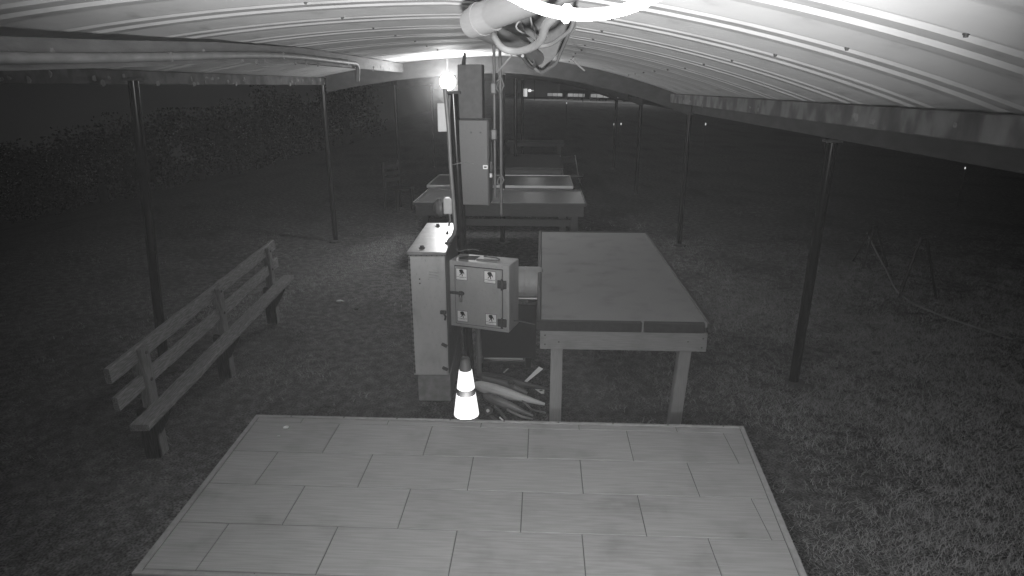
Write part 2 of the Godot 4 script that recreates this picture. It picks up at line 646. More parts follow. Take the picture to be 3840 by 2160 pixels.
	# rafters across, bent like the roof, at each row of posts but the first
	for z: float in [-10.3, -15.4, -20.45]:
		var rb := MB.new()
		var steps := 24
		for i in steps:
			var xa := lerpf(-3.38, 2.29, float(i) / steps)
			var xb := lerpf(-3.38, 2.29, float(i + 1) / steps)
			var ya := roof_y(xa) - 0.005
			var yb := roof_y(xb) - 0.005
			var h := 0.24
			var c := Vector3((xa + xb) * 0.5, (ya + yb) * 0.5 - h * 0.5, z)
			rb.quad(Vector3(xa, ya, z + 0.03), Vector3(xb, yb, z + 0.03), Vector3(xb, yb - h, z + 0.03), Vector3(xa, ya - h, z + 0.03), c)
			rb.quad(Vector3(xa, ya, z - 0.03), Vector3(xb, yb, z - 0.03), Vector3(xb, yb - h, z - 0.03), Vector3(xa, ya - h, z - 0.03), c)
			rb.quad(Vector3(xa, ya - h, z - 0.03), Vector3(xb, yb - h, z - 0.03), Vector3(xb, yb - h, z + 0.03), Vector3(xa, ya - h, z + 0.03), c)
			rb.quad(Vector3(xa, ya, z - 0.03), Vector3(xb, yb, z - 0.03), Vector3(xb, yb, z + 0.03), Vector3(xa, ya, z + 0.03), c)
		part("rafter", rb, M.rafter, o)
	# posts
	var lean := {Vector2(-3.45, 0): 0.2, Vector2(2.27, 0): -0.03}
	for k in 4:
		for x: float in [-3.45, -0.63, 2.27]:
			var z: float = ROWS[k]
			var top := (2.56 if x < -1.0 else 2.10 if x > 0.0 else 2.46)
			if x > -1.0 and x < 0.0 and k > 0:
				top = 2.68
			var tx := x
			var bx := x
			if k == 0:
				if x < -1.0:
					tx = -3.27
				elif x > 0.0:
					bx = 2.24
				else:
					bx = -0.615
					tx = -0.705
			var p := part("post", MB.new().tube([Vector3(bx, -0.1, z), Vector3(tx, top, z)], [0.041], 16), M.post, o)
			part("post_foot", MB.new().lump(Vector3(bx + 0.01, 0.0, z + 0.01), Vector3(0.13, 0.04, 0.12), rng, 0.35, 5, 9), M.clod, p)
			part("post_cap", MB.new().box(Vector3(tx, top - 0.012, z), Vector3(0.12, 0.02, 0.11)), M.rafter, p)
	# pale conduit run along the left inner beam, turned down at its end
	var c := Vector3(-2.125, 2.74, 0)
	var run := []
	for i in 14:
		var z := -0.5 - 0.54 * i
		run.append(c + Vector3(0, sag(z), z))
	run += [c + Vector3(0.0, -0.015, -7.6), c + Vector3(0, -0.06, -7.64), c + Vector3(-0.03, -0.19, -7.68)]
	part("conduit", MB.new().tube(run, [0.024], 10), M.beam_conduit, o)
	for z: float in [-2.4, -3.75, -5.4, -7.2]:
		part("conduit_clip", MB.new().box(Vector3(-2.13, 2.74 + sag(z), z), Vector3(0.05, 0.056, 0.02), 0.004), M.cab_dark, o)

# ---------------------------------------------------------------- tiled table in front
func tiled_table() -> void:
	var o := thing("tiled_table", "large table with pale wood look tiles laid in staggered rows, nearest the camera", "table", Vector3(-0.22, 0, -2.28))
	var off := Vector3(0.22, 0, 2.28)
	var zb := -2.83
	var zf := -1.72
	var XL := func(z: float) -> float: return lerpf(-1.437, -1.385, (z - zb) / (zf - zb))
	var XR := func(z: float) -> float: return lerpf(1.012, 0.915, (z - zb) / (zf - zb))
	var top := 0.9
	var e := 0.022   # width of the edging
	var loc := func(p: Vector2) -> Vector2: return p + Vector2(off.x, off.z)
	part("bed", MB.new().slab([loc.call(Vector2(XL.call(zb) + 0.01, zb + 0.01)), loc.call(Vector2(XR.call(zb) - 0.01, zb + 0.01)), loc.call(Vector2(XR.call(zf) - 0.01, zf - 0.01)), loc.call(Vector2(XL.call(zf) + 0.01, zf - 0.01))], top - 0.05, top - 0.003), M.grout, o)
	var lines := [zb + e, -2.762, -2.5, -2.25, -2.0, -1.75, zf - e]
	var sets := [[-1.184, -0.749, -0.282, 0.201, 0.676], [-0.985, -0.521, -0.045, 0.430, 0.895], [-1.19, -0.751, -0.290, 0.190, 0.665], [-0.974, -0.527, -0.06, 0.411, 0.870], [-1.180, -0.757, -0.300, 0.170, 0.636], [-0.97, -0.52, -0.05, 0.42]]
	for r in 6:
		var z0: float = lines[r]
		var z1: float = lines[r + 1]
		var js: Array = [null] + sets[r] + [null]
		for k in js.size() - 1:
			var g := 0.0019
			var a0: float = XL.call(z0) + e if js[k] == null else js[k]
			var a1: float = XL.call(z1) + e if js[k] == null else js[k]
			var b0: float = XR.call(z0) - e if js[k + 1] == null else js[k + 1]
			var b1: float = XR.call(z1) - e if js[k + 1] == null else js[k + 1]
			var t := part("tile", MB.new().slab([loc.call(Vector2(a0 + g, z0 + g)), loc.call(Vector2(b0 - g, z0 + g)), loc.call(Vector2(b1 - g, z1 - g)), loc.call(Vector2(a1 + g, z1 - g))], top - 0.012, top + rng.randf_range(-0.0004, 0.0004), 0.0012), M.tile if rng.randf() < 0.6 else M.tile2, o)
			t.position.y = 0.0
	# edging: back, front and the two sides, a little proud of the tiles
	var corner := func(i: int, inset: float) -> Vector2:
		var z: float = zb + inset if i < 2 else zf - inset
		var x: float = XL.call(z) + inset if i == 0 or i == 3 else XR.call(z) - inset
		return loc.call(Vector2(x, z))
	for i in 4:
		var j := (i + 1) % 4
		part("edge_trim", MB.new().slab([corner.call(i, 0.0), corner.call(j, 0.0), corner.call(j, e - 0.002), corner.call(i, e - 0.002)], top - 0.06, top + 0.004, 0.003), M.trim, o)
	for k in 9:
		part("screw", MB.new().lathe([Vector2(0.005, 0.0), Vector2(0.005, 0.002), Vector2(0.0, 0.003)], Vector3(-1.25 + k * 0.27, top + 0.003, zb + 0.011) + off, 8), M.iron, o)
	for x: float in [-1.28, 0.82]:
		for z: float in [-2.68, -1.87]:
			part("leg", MB.new().box(Vector3(x, 0.42, z) + off, Vector3(0.09, 0.84, 0.09)), M.wood_y, o)
	for z: float in [-2.76, -1.79]:
		part("apron", MB.new().box(Vector3(-0.22, 0.77, z) + off, Vector3(2.2, 0.14, 0.038)), M.timber_x, o)
	# a small pale ring of dried paint and a speck in the far left corner
	var cap := thing("bottle_cap", "small pale round cap lying on the far left corner of the tiled table", "bottle cap", Vector3(-1.235, 0.9, -2.71))
	part("rim", MB.new().lathe([Vector2(0.012, 0.001), Vector2(0.0135, 0.005), Vector2(0.010, 0.006), Vector2(0.009, 0.003), Vector2(0.0, 0.003)], Vector3.ZERO, 14), M.white, cap)
	var chip := part("paint_chip", MB.new().lump(Vector3.ZERO, Vector3(0.010, 0.0025, 0.004), rng), M.foam)
	chip.position = Vector3(-1.24, 0.903, -2.63)
	tag(chip, "tiny pale chip just in front of the round cap on the tiled table", "chip")

# ---------------------------------------------------------------- plain table on the right
func side_table() -> void:
	var o := thing("work_table", "bare grey work table with dark rubber edging beside the grill, right of the boxes", "table", Vector3(0.6, 0, -5.72), 0.0)
	var hw := 0.605
	var hl := 1.46
	part("table_top", MB.new().box(Vector3(0, 0.878, 0), Vector3(2 * hw - 0.03, 0.04, 2 * hl - 0.03)), M.board, o)
	for s: float in [-1.0, 1.0]:
		part("edge_trim", MB.new().box(Vector3(s * hw, 0.872, 0), Vector3(0.034, 0.07, 2 * hl + 0.034), 0.006), M.rubber, o)
	part("edge_trim", MB.new().box(Vector3(0, 0.872, -hl), Vector3(2 * hw - 0.036, 0.07, 0.034), 0.006), M.rubber, o)
	part("edge_trim", MB.new().box(Vector3(-0.24, 0.868, hl), Vector3(0.73, 0.078, 0.036), 0.007), M.rubber, o)
	part("edge_trim", MB.new().box(Vector3(0.352, 0.868, hl), Vector3(0.43, 0.078, 0.036), 0.007), M.rubber, o)
	part("seam", MB.new().box(Vector3(0.1305, 0.868, hl - 0.004), Vector3(0.014, 0.07, 0.03), 0.003), M.timber_x, o)
	part("apron", MB.new().box(Vector3(0, 0.755, hl - 0.02), Vector3(2 * hw - 0.02, 0.145, 0.04), 0.004), M.timber_x, o)
	part("apron", MB.new().box(Vector3(0, 0.755, -hl + 0.03), Vector3(2 * hw - 0.02, 0.145, 0.04), 0.004), M.timber_x, o)
	for p: Vector2 in [Vector2(-0.56, 0.79), Vector2(-0.56, 0.72), Vector2(0.565, 0.785), Vector2(0.56, 0.715), Vector2(-0.46, 0.74), Vector2(0.46, 0.76)]:
		part("screw", MB.new().lathe([Vector2(0.006, 0), Vector2(0.004, 0.002), Vector2(0, 0.002)], Vector3(p.x, p.y, hl + 0.0005), 8, Basis(Vector3.RIGHT, PI / 2)), M.iron, o)
	for s: float in [-1.0, 1.0]:
		part("side_rail", MB.new().box(Vector3(s * (hw - 0.045), 0.755, -0.01), Vector3(0.04, 0.14, 2 * hl - 0.16), 0.004), M.wood, o)
		for z: float in [-1.0, 1.0]:
			var lean := 0.05 if s > 0.0 else 0.0
			var l := MB.new()
			l.xf = Transform3D(Basis(Vector3.BACK, -lean * s), Vector3(s * (hw - 0.135), 0.845, z * (hl - 0.09)))
			l.box(Vector3(0, -0.43, 0), Vector3(0.088, 0.86, 0.088), 0.005)
			part("leg", l, M.wood_y, o)

# ---------------------------------------------------------------- tables further back
func plain_table(label: String, c: Vector3, sx: float, sz: float, turn: float, apron: float, top: Material, group: String, edge: Material) -> Node3D:
	var o := thing("long_table", label, "table", c, turn, group)
	part("table_top", MB.new().box(Vector3(0, 0.885, 0), Vector3(sx, 0.03, sz), 0.004), top, o)
	for s: float in [-1.0, 1.0]:
		part("apron", MB.new().box(Vector3(0, 0.868 - apron * 0.5, s * (sz * 0.5 - 0.03)), Vector3(sx - 0.02, apron, 0.04), 0.004), M.timber_far, o)
		part("edge_trim", MB.new().box(Vector3(0, 0.888, s * (sz * 0.5 + 0.012)), Vector3(sx + 0.04, 0.045, 0.02), 0.004), edge, o)
		part("edge_trim", MB.new().box(Vector3(s * (sx * 0.5 + 0.012), 0.888, 0), Vector3(0.02, 0.045, sz), 0.004), edge, o)
		for z: float in [-1.0, 1.0]:
			part("leg", MB.new().box(Vector3(s * (sx * 0.5 - 0.14), 0.43, z * (sz * 0.5 - 0.1)), Vector3(0.1, 0.86, 0.09)), M.timber_far, o)
	return o

func far_tables() -> void:
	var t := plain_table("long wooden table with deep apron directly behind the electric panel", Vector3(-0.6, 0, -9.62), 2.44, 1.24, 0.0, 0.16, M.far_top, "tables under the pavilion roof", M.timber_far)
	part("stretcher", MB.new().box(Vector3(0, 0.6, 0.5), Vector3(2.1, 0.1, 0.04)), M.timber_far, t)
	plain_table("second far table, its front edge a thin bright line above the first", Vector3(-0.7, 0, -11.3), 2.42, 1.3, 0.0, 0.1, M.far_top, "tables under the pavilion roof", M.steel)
	plain_table("dark table beyond the two long tables, a folding chair at its right end", Vector3(-0.22, 0, -14.4), 1.3, 2.6, 0.0, 0.12, M.rubber, "tables under the pavilion roof", M.rubber)
	plain_table("farthest table, a pale thin top on legs under the far roof end", Vector3(-0.2, 0, -19.6), 1.7, 0.9, 0.0, 0.08, M.board, "tables under the pavilion roof", M.timber_far)
	# folding chair at the right end of the dark table
	var c := thing("folding_chair", "metal folding chair standing at the right end of the dark far table", "chair", Vector3(0.72, 0, -15.2), 0.5)
	for s: float in [-1.0, 1.0]:
		part("frame_leg", MB.new().tube([Vector3(s * 0.21, 0, 0.25), Vector3(s * 0.21, 0.42, -0.05), Vector3(s * 0.2, 0.92, -0.22)], [0.012], 8), M.steel, c)
		part("frame_leg", MB.new().tube([Vector3(s * 0.19, 0, -0.25), Vector3(s * 0.19, 0.5, 0.18)], [0.011], 8), M.steel, c)
	part("seat", MB.new().box(Vector3(0, 0.45, 0.03), Vector3(0.38, 0.025, 0.38), 0.008), M.iron, c)
	part("backrest", MB.new().box(Vector3(0, 0.82, -0.2), Vector3(0.38, 0.16, 0.02), 0.006), M.iron, c)
	# dim chair left of the long table
	var d := thing("wooden_chair", "dim wooden chair standing alone left of the long wooden table", "chair", Vector3(-3.0, 0, -13.2), 0.9)
	for s: float in [-1.0, 1.0]:
		part("leg", MB.new().box(Vector3(s * 0.2, 0.5, -0.2), Vector3(0.05, 1.0, 0.05)), M.chair_dark, d)
		part("leg", MB.new().box(Vector3(s * 0.2, 0.22, 0.2), Vector3(0.05, 0.44, 0.05)), M.chair_dark, d)
	part("seat", MB.new().box(Vector3(0, 0.455, 0), Vector3(0.46, 0.03, 0.46)), M.chair_dark, d)
	for k in 3:
		part("back_slat", MB.new().box(Vector3(0, 0.62 + 0.14 * k, -0.17), Vector3(0.36, 0.08, 0.015)), M.chair_dark, d)

# ---------------------------------------------------------------- bench
func bench() -> void:
	var o := thing("wooden_bench", "long weathered wooden bench with two back rails along the left side", "bench", Vector3(-2.925, 0, -5.1), 0.078)
	o.rotation.x = 0.02   # its near end has sunk a little
	# local z runs along the bench, +x is the front
	var hl := 1.6
	for z: float in [-1.33, -0.03, 1.24]:
		var up := MB.new()
		up.xf = Transform3D(Basis(), Vector3(0.128, 0, z))
		up.box(Vector3(0, 0.41, 0), Vector3(0.07, 0.86, 0.095), 0.006)
		part("upright", up, M.bench_y, o)
		var f := MB.new()
		# a plate cut to a curve, standing on edge under the seat
		f.xf = Transform3D(Basis(Vector3.RIGHT, Vector3.BACK, Vector3.UP), Vector3(0, 0, z + 0.05))
		f.slab([Vector2(0.06, 0.0), Vector2(0.155, 0.0), Vector2(0.15, 0.13), Vector2(0.17, 0.24), Vector2(0.225, 0.32), Vector2(0.275, 0.36), Vector2(0.28, 0.405), Vector2(0.06, 0.405)], -0.03, 0.03, 0.004)
		part("leg_plate", f, M.bench_y, o)
	var rr := RandomNumberGenerator.new()
	rr.seed = 8
	for k in 2:
		# weathered boards with slightly wavy edges
		var y := 0.80 if k == 0 else 0.60
		var s := MB.new()
		plank(s, Vector3(0.108 + 0.012 * k, y, 0), 0.035, 0.112 if k == 0 else 0.105, 2.0 * hl, 0.03, rr)
		part("back_rail", s, M.wood, o)
	var p := MB.new()
	plank(p, Vector3(0.235, 0.43, 0), 0.125, 0.045, 2.0 * hl, 0.0, rr)
	part("seat_plank", p, M.wood, o)
	for z: float in [-1.33, -0.03, 1.24]:
		for y: float in [0.80, 0.60]:
			part("bolt", MB.new().lathe([Vector2(0.013, 0.0), Vector2(0.011, 0.006), Vector2(0.0, 0.008)], Vector3(0.163, y, z), 8, Basis(Vector3.BACK, -PI / 2)), M.rust, o)

func plank(b: MB, c: Vector3, w: float, h: float, len: float, lean: float, rr: RandomNumberGenerator) -> void:
	var last := []
	var n := 20
	for i in n + 1:
		var z := c.z + len * (float(i) / n - 0.5)
		var a := rr.randf_range(-0.004, 0.004)
		var d := rr.randf_range(-0.004, 0.004)
		var e := 0.006
		var ring := []
		for q: Vector2 in [Vector2(-w * 0.5, h * 0.5 + a - e), Vector2(-w * 0.5 + e, h * 0.5 + a), Vector2(w * 0.5 - e, h * 0.5 + a), Vector2(w * 0.5, h * 0.5 + a - e), Vector2(w * 0.5, -h * 0.5 + d + e), Vector2(w * 0.5 - e, -h * 0.5 + d), Vector2(-w * 0.5 + e, -h * 0.5 + d), Vector2(-w * 0.5, -h * 0.5 + d + e)]:
			ring.append(Vector3(c.x + q.x - lean * q.y, c.y + q.y, z))
		var mid := Vector3(c.x, c.y, z - len / n * 0.5)
		if last:
			for k in 8:
				var l := (k + 1) % 8
				b.quad(last[k], ring[k], ring[l], last[l], mid)
		if i == 0 or i == n:
			for k in range(1, 7):
				b.tri(ring[0], ring[k], ring[k + 1], c)
		last = ring

# ---------------------------------------------------------------- tall pale metal locker
func locker() -> void:
	var o := thing("metal_locker", "tall narrow pale metal locker with rusty hinge strip, left of the post", "locker", Vector3(-0.89, 0, -5.22), 0.03)
	part("plinth", MB.new().box(Vector3(0.015, 0.125, 0.0), Vector3(0.27, 0.25, 1.0), 0.006), M.concrete, o)
	part("body", MB.new().box(Vector3(0, 0.755, -0.01), Vector3(0.29, 1.01, 1.03), 0.006), M.cab_dark, o)  # shade of the sides put into a darker colour than the door
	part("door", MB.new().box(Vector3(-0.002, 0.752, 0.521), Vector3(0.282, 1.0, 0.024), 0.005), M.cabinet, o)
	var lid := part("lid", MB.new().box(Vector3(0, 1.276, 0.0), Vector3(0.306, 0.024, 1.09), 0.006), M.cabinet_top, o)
	for p: Vector2 in [Vector2(-0.05, 0.42), Vector2(-0.03, -0.40), Vector2(0.09, -0.1)]:
		var r := 0.022 if p.x < 0.05 else 0.011
		part("bolt", MB.new().lathe([Vector2(r * 1.2, 0.0), Vector2(r * 1.2, 0.004), Vector2(r * 0.7, 0.006), Vector2(r * 0.7, 0.02), Vector2(0, 0.022)], Vector3(p.x, 1.288, p.y), 8), M.rust, lid)
	var h := part("hinge", MB.new().tube([Vector3(-0.134, 0.27, 0.532), Vector3(-0.134, 1.25, 0.532)], [0.007], 8), M.cab_dark, o)
	for k in 24:
		part("hinge_knuckle", MB.new().tube([Vector3(-0.134, 0.285 + k * 0.0405, 0.532), Vector3(-0.134, 0.303 + k * 0.0405, 0.532)], [0.0078], 8), M.rust, h)
	for y: float in [1.08, 1.105, 1.13]:
		part("vent_louver", MB.new().box(Vector3(0.05, y, 0.536), Vector3(0.075, 0.01, 0.012), 0.004), M.cabinet, o)
	# hasp, chain hook and two rusty clasps along the right edge of the door
	part("hasp", MB.new().box(Vector3(0.115, 0.80, 0.541), Vector3(0.05, 0.03, 0.018), 0.005).tube([Vector3(0.12, 0.80, 0.555), Vector3(0.135, 0.77, 0.56), Vector3(0.128, 0.74, 0.555)], [0.008], 8), M.rust, o)
	for y: float in [0.52, 0.315]:
		part("clasp", MB.new().box(Vector3(0.115, y, 0.541), Vector3(0.05, 0.026, 0.016), 0.005, Basis(Vector3.BACK, -0.5)), M.rust, o)
	for k in 7:
		part("rivet", MB.new().lathe([Vector2(0.006, 0), Vector2(0.004, 0.004), Vector2(0, 0.005)], Vector3(-0.12 + 0.04 * k, 1.26, 0.534), 6, Basis(Vector3.RIGHT, PI / 2)), M.rust, o)
	for p: Vector2 in [Vector2(-0.06, 1.07), Vector2(-0.06, 1.035)]:
		part("rivet", MB.new().lathe([Vector2(0.007, 0), Vector2(0.005, 0.004), Vector2(0, 0.005)], Vector3(p.x, p.y, 0.534), 6, Basis(Vector3.RIGHT, PI / 2)), M.rust, o)

# ---------------------------------------------------------------- square box with four stickers
func sticker_print() -> StandardMaterial3D:
	var im := Image.create(128, 128, false, Image.FORMAT_RGB8)
	im.fill(grey(0.9))
	im.fill_rect(Rect2i(0, 0, 128, 5), grey(0.1))
	im.fill_rect(Rect2i(0, 123, 128, 5), grey(0.1))
	im.fill_rect(Rect2i(0, 0, 5, 128), grey(0.1))
	im.fill_rect(Rect2i(123, 0, 5, 128), grey(0.1))
	# one figure carrying another on its shoulders, as a dark outline
	var polys := [
		PackedVector2Array([Vector2(38, 22), Vector2(46, 12), Vector2(60, 10), Vector2(72, 10), Vector2(80, 16), Vector2(84, 30), Vector2(82, 44), Vector2(74, 52), Vector2(58, 52), Vector2(50, 44), Vector2(44, 34), Vector2(36, 30)]),
		PackedVector2Array([Vector2(80, 26), Vector2(90, 38), Vector2(95, 54), Vector2(91, 62), Vector2(86, 56), Vector2(85, 48), Vector2(76, 40)]),
		PackedVector2Array([Vector2(56, 50), Vector2(66, 50), Vector2(58, 62), Vector2(50, 74), Vector2(42, 79), Vector2(40, 74), Vector2(48, 64)]),
		PackedVector2Array([Vector2(62, 50), Vector2(75, 50), Vector2(74, 66), Vector2(78, 82), Vector2(68, 83), Vector2(66, 70)]),
		PackedVector2Array([Vector2(46, 32), Vector2(54, 40), Vector2(46, 50), Vector2(42, 46)])]
	for y in 128:
		for x in 128:
			for p: PackedVector2Array in polys:
				if Geometry2D.is_point_in_polygon(Vector2(x, y), p):
					im.set_pixel(x, y, grey(0.012))
	# lines of small print below it
	var r := RandomNumberGenerator.new()
	r.seed = 5
	for row: Array in [[88, 8, 118, 5], [96, 40, 88, 4], [112, 12, 100, 2]]:
		var x: int = row[1]
		while x < row[2]:
			var w := r.randi_range(2, 5)
			var sag := int(3.0 * sin(PI * x / 128.0)) if row[3] == 5 else 0
			im.fill_rect(Rect2i(x, row[0] + sag, w, row[3]), grey(0.12))
			x += w + r.randi_range(1, 2)
	var m := StandardMaterial3D.new()
	m.albedo_texture = ImageTexture.create_from_image(im)
	m.roughness = 0.45
	return m

func sticker_box() -> void:
	var turn := -atan2(0.15, 0.5)
	var o := thing("utility_box", "square metal utility box with four pale stickers on its hinged door", "utility box", Vector3(-0.495, 0.585, -4.88), turn)
	# local: front face at z = 0, x from -0.26 to 0.26, y from 0 to 0.565
	part("body", MB.new().box(Vector3(0, 0.283, -0.12), Vector3(0.52, 0.566, 0.24), 0.006), M.box, o)
	var d := part("door", MB.new().box(Vector3(0.0, 0.28, 0.007), Vector3(0.404, 0.49, 0.016), 0.004), M.box, o)
	for k: float in [-1.0, 1.0]:
		part("door_gasket", MB.new().box(Vector3(0, 0.28 + k * 0.2485, 0.002), Vector3(0.414, 0.006, 0.006), 0.001), M.rust, o)
		part("door_gasket", MB.new().box(Vector3(k * 0.2055, 0.28, 0.002), Vector3(0.006, 0.503, 0.006), 0.001), M.rust, o)
	var pm := sticker_print()
	for p: Array in [[-0.142, 0.462, 0.1, 0.0], [0.104, 0.462, 0.103, -0.01], [-0.142, 0.103, 0.097, 0.0], [0.110, 0.103, 0.099, 0.012]]:
		var q := PlaneMesh.new()
		q.size = Vector2(p[2], p[2])
		q.orientation = PlaneMesh.FACE_Z
		var s := inst("sticker", q, pm, d)
		s.position = Vector3(p[0], p[1], 0.0162)
		s.rotation.z = p[3]
	for y: float in [0.41, 0.085]:
		var hb := MB.new()
		hb.box(Vector3(0.205, y, 0.014), Vector3(0.078, 0.07, 0.012), 0.006)
		for k in 5:
			hb.lump(Vector3(0.205 + rng.randf_range(-0.03, 0.03), y + rng.randf_range(-0.03, 0.03), 0.018), Vector3(0.016, 0.016, 0.008), rng, 0.3, 4, 6)
		hb.tube([Vector3(0.205, y - 0.045, 0.022), Vector3(0.205, y + 0.045, 0.022)], [0.008], 8)
		part("hinge", hb, M.rust, o)
	# hasp reaching across from the locker, and its padlock
	part("hasp", MB.new().box(Vector3(-0.19, 0.302, 0.024), Vector3(0.13, 0.024, 0.012), 0.004).lump(Vector3(-0.145, 0.305, 0.03), Vector3(0.035, 0.02, 0.014), rng, 0.15, 6, 9), M.rust, o)
	var lock := part("padlock", MB.new().box(Vector3(-0.148, 0.252, 0.034), Vector3(0.032, 0.044, 0.018), 0.006), M.steel, o)
	part("shackle", MB.new().tube([Vector3(-0.159, 0.272, 0.034), Vector3(-0.159, 0.295, 0.034), Vector3(-0.148, 0.303, 0.034), Vector3(-0.137, 0.295, 0.034), Vector3(-0.137, 0.272, 0.034)], [0.004], 6), M.iron, lock)
	# stain and a bent handle bar on the top
	part("tar_stain", MB.new().slab([Vector2(-0.19, -0.06), Vector2(-0.06, -0.075), Vector2(-0.065, -0.2), Vector2(-0.15, -0.19), Vector2(-0.22, -0.12)], 0.5655, 0.5675, 0.0005), M.rust, o)
	part("top_handle", MB.new().tube([Vector3(-0.02, 0.578, -0.17), Vector3(0.1, 0.578, -0.155), Vector3(0.135, 0.576, -0.12), Vector3(0.12, 0.574, -0.085), Vector3(-0.05, 0.573, -0.08)], [0.006], 6), M.conduit, o)
	part("bracket", MB.new().box(Vector3(-0.14, 0.3, -0.262), Vector3(0.1, 0.3, 0.04), 0.004), M.iron, o)
	# grey pipe leaving the bottom for the ground
	var c := thing("grey_pipe", "grey vertical pipe running down to the ground under the sticker box", "pipe", Vector3(-0.515, 0, -5.02))
	part("riser", MB.new().tube([Vector3(0, -0.03, 0), Vector3(0.0, 0.3, 0), Vector3(-0.006, 0.574, 0)], [0.022], 12), M.conduit, c)
	part("coupling", MB.new().tube([Vector3(0.0, 0.22, 0), Vector3(0.0, 0.28, 0)], [0.028], 12), M.conduit, c)

# ---------------------------------------------------------------- tall electric panel and what hangs on the post
func electric_panel() -> void:
	var o := thing("electric_panel", "tall grey electric panel hung high on the dark post behind the locker", "electric panel", Vector3(-0.545, 1.56, -5.17), -0.06)
	part("body", MB.new().box(Vector3(0, 0.342, -0.125), Vector3(0.235, 0.684, 0.22), 0.006), M.panel, o)
	var d := part("door", MB.new().box(Vector3(-0.003, 0.342, -0.008), Vector3(0.229, 0.676, 0.016), 0.004), M.panel, o)
	part("latch_plate", MB.new().box(Vector3(0.092, 0.315, 0.003), Vector3(0.04, 0.032, 0.008), 0.003), M.white, d)
	part("latch_slot", MB.new().box(Vector3(0.092, 0.315, 0.008), Vector3(0.022, 0.012, 0.004), 0.001), M.iron, d)
	part("switch_handle", MB.new().box(Vector3(0.13, 0.3, -0.06), Vector3(0.022, 0.12, 0.03), 0.006).tube([Vector3(0.132, 0.25, -0.05), Vector3(0.14, 0.30, -0.04), Vector3(0.135, 0.42, -0.07), Vector3(0.128, 0.5, -0.1)], [0.007], 6), M.iron, o)
	part("padlock", MB.new().box(Vector3(0.132, 0.245, -0.03), Vector3(0.026, 0.04, 0.016), 0.005), M.steel, o)
	for x: float in [-0.02, 0.055]:
		part("knockout", MB.new().lathe([Vector2(0.008, 0), Vector2(0.006, 0.003), Vector2(0, 0.003)], Vector3(x, 0.585, 0.0), 8, Basis(Vector3.RIGHT, PI / 2)), M.iron, d)
	part("upper_trunking", MB.new().box(Vector3(-0.028, 0.892, -0.1), Vector3(0.194, 0.41, 0.12), 0.005), M.trunk, o)
	# conduits beside it
	var c := thing("conduit_pair", "thin vertical conduits with fittings right of the tall electric panel", "conduit", Vector3(-0.39, 1.5, -5.34))
	part("riser", MB.new().tube([Vector3(0.0, 0.1, 0), Vector3(0.0, 1.33, 0)], [0.012], 8), M.cab_dark, c)
	part("riser", MB.new().tube([Vector3(0.05, -0.05, -0.02), Vector3(0.05, 0.9, -0.02), Vector3(0.045, 1.3, -0.02)], [0.012], 8), M.cab_dark, c)
	for y: float in [0.62, 0.98]:
		part("fitting", MB.new().box(Vector3(-0.005, y, 0.01), Vector3(0.05, 0.09, 0.05), 0.01), M.cab_dark, c)
	part("coil", MB.new().tube([Vector3(0.02, 1.03, 0.03), Vector3(0.06, 1.06, 0.03), Vector3(0.08, 1.0, 0.03), Vector3(0.05, 0.94, 0.03), Vector3(0.02, 0.98, 0.03), Vector3(0.03, 1.02, 0.04)], [0.008], 6), M.cab_dark, c)
	part("hook", MB.new().tube([Vector3(0.05, 0.3, 0.0), Vector3(0.075, 0.25, 0.01), Vector3(0.05, 0.2, 0.01), Vector3(0.02, 0.22, 0.01), Vector3(0.03, 0.27, 0.01)], [0.007], 6), M.cab_dark, c)
	# white plate left of the post
	var w := part("white_plate", MB.new().box(Vector3(0, 0.11, 0), Vector3(0.1, 0.22, 0.02), 0.004), M.box)
	w.position = Vector3(-0.782, 2.15, -5.19)
	w.rotation.y = 0.2
	tag(w, "pale rectangular plate fixed to the left of the post below the bright lamp", "plate")
	# conduit down the left of the post into the locker lid
	var e := thing("bent_conduit", "thin pale conduit down the left side of the post to the locker lid", "conduit", Vector3(-0.74, 1.28, -5.12))
	part("tube", MB.new().tube([Vector3(-0.015, 1.2, 0.0), Vector3(0.005, 0.9, 0.01), Vector3(0.012, 0.6, 0.01), Vector3(0.03, 0.25, 0.01), Vector3(0.04, 0.1, 0.04), Vector3(0.03, 0.06, 0.1), Vector3(0.0, 0.03, 0.14), Vector3(-0.005, 0.0, 0.15)], [0.016], 10), M.conduit, e)
	part("second_tube", MB.new().tube([Vector3(0.02, 1.15, 0.0), Vector3(0.012, 1.0, 0.0), Vector3(0.014, 0.85, 0.0)], [0.009], 8), M.cab_dark, e)
	part("flange", MB.new().lathe([Vector2(0.03, 0), Vector2(0.03, 0.008), Vector2(0.018, 0.012)], Vector3(-0.005, 0.008, 0.15), 10), M.rust, e)
	# round bell and socket box
	var s := thing("alarm_bell", "round grey bell with a small pale box on the left of the post", "bell", Vector3(-0.80, 1.49, -5.05), 0.25)
	part("gong", MB.new().lathe([Vector2(0.075, 0.0), Vector2(0.072, 0.02), Vector2(0.055, 0.045), Vector2(0.02, 0.06), Vector2(0.0, 0.062)], Vector3(-0.005, 0.075, 0.0), 20, Basis(Vector3.BACK, PI / 2)), M.panel, s)
	part("socket_box", MB.new().box(Vector3(0.045, 0.085, 0.01), Vector3(0.07, 0.12, 0.06), 0.006), M.box, s)
	part("cover", MB.new().box(Vector3(0.045, 0.152, 0.015), Vector3(0.04, 0.012, 0.05), 0.003), M.white, s)
	part("whip", MB.new().tube([Vector3(0.06, 0.025, 0.0), Vector3(0.065, -0.03, 0.0), Vector3(0.05, -0.08, 0.0)], [0.009], 6), M.conduit, s)
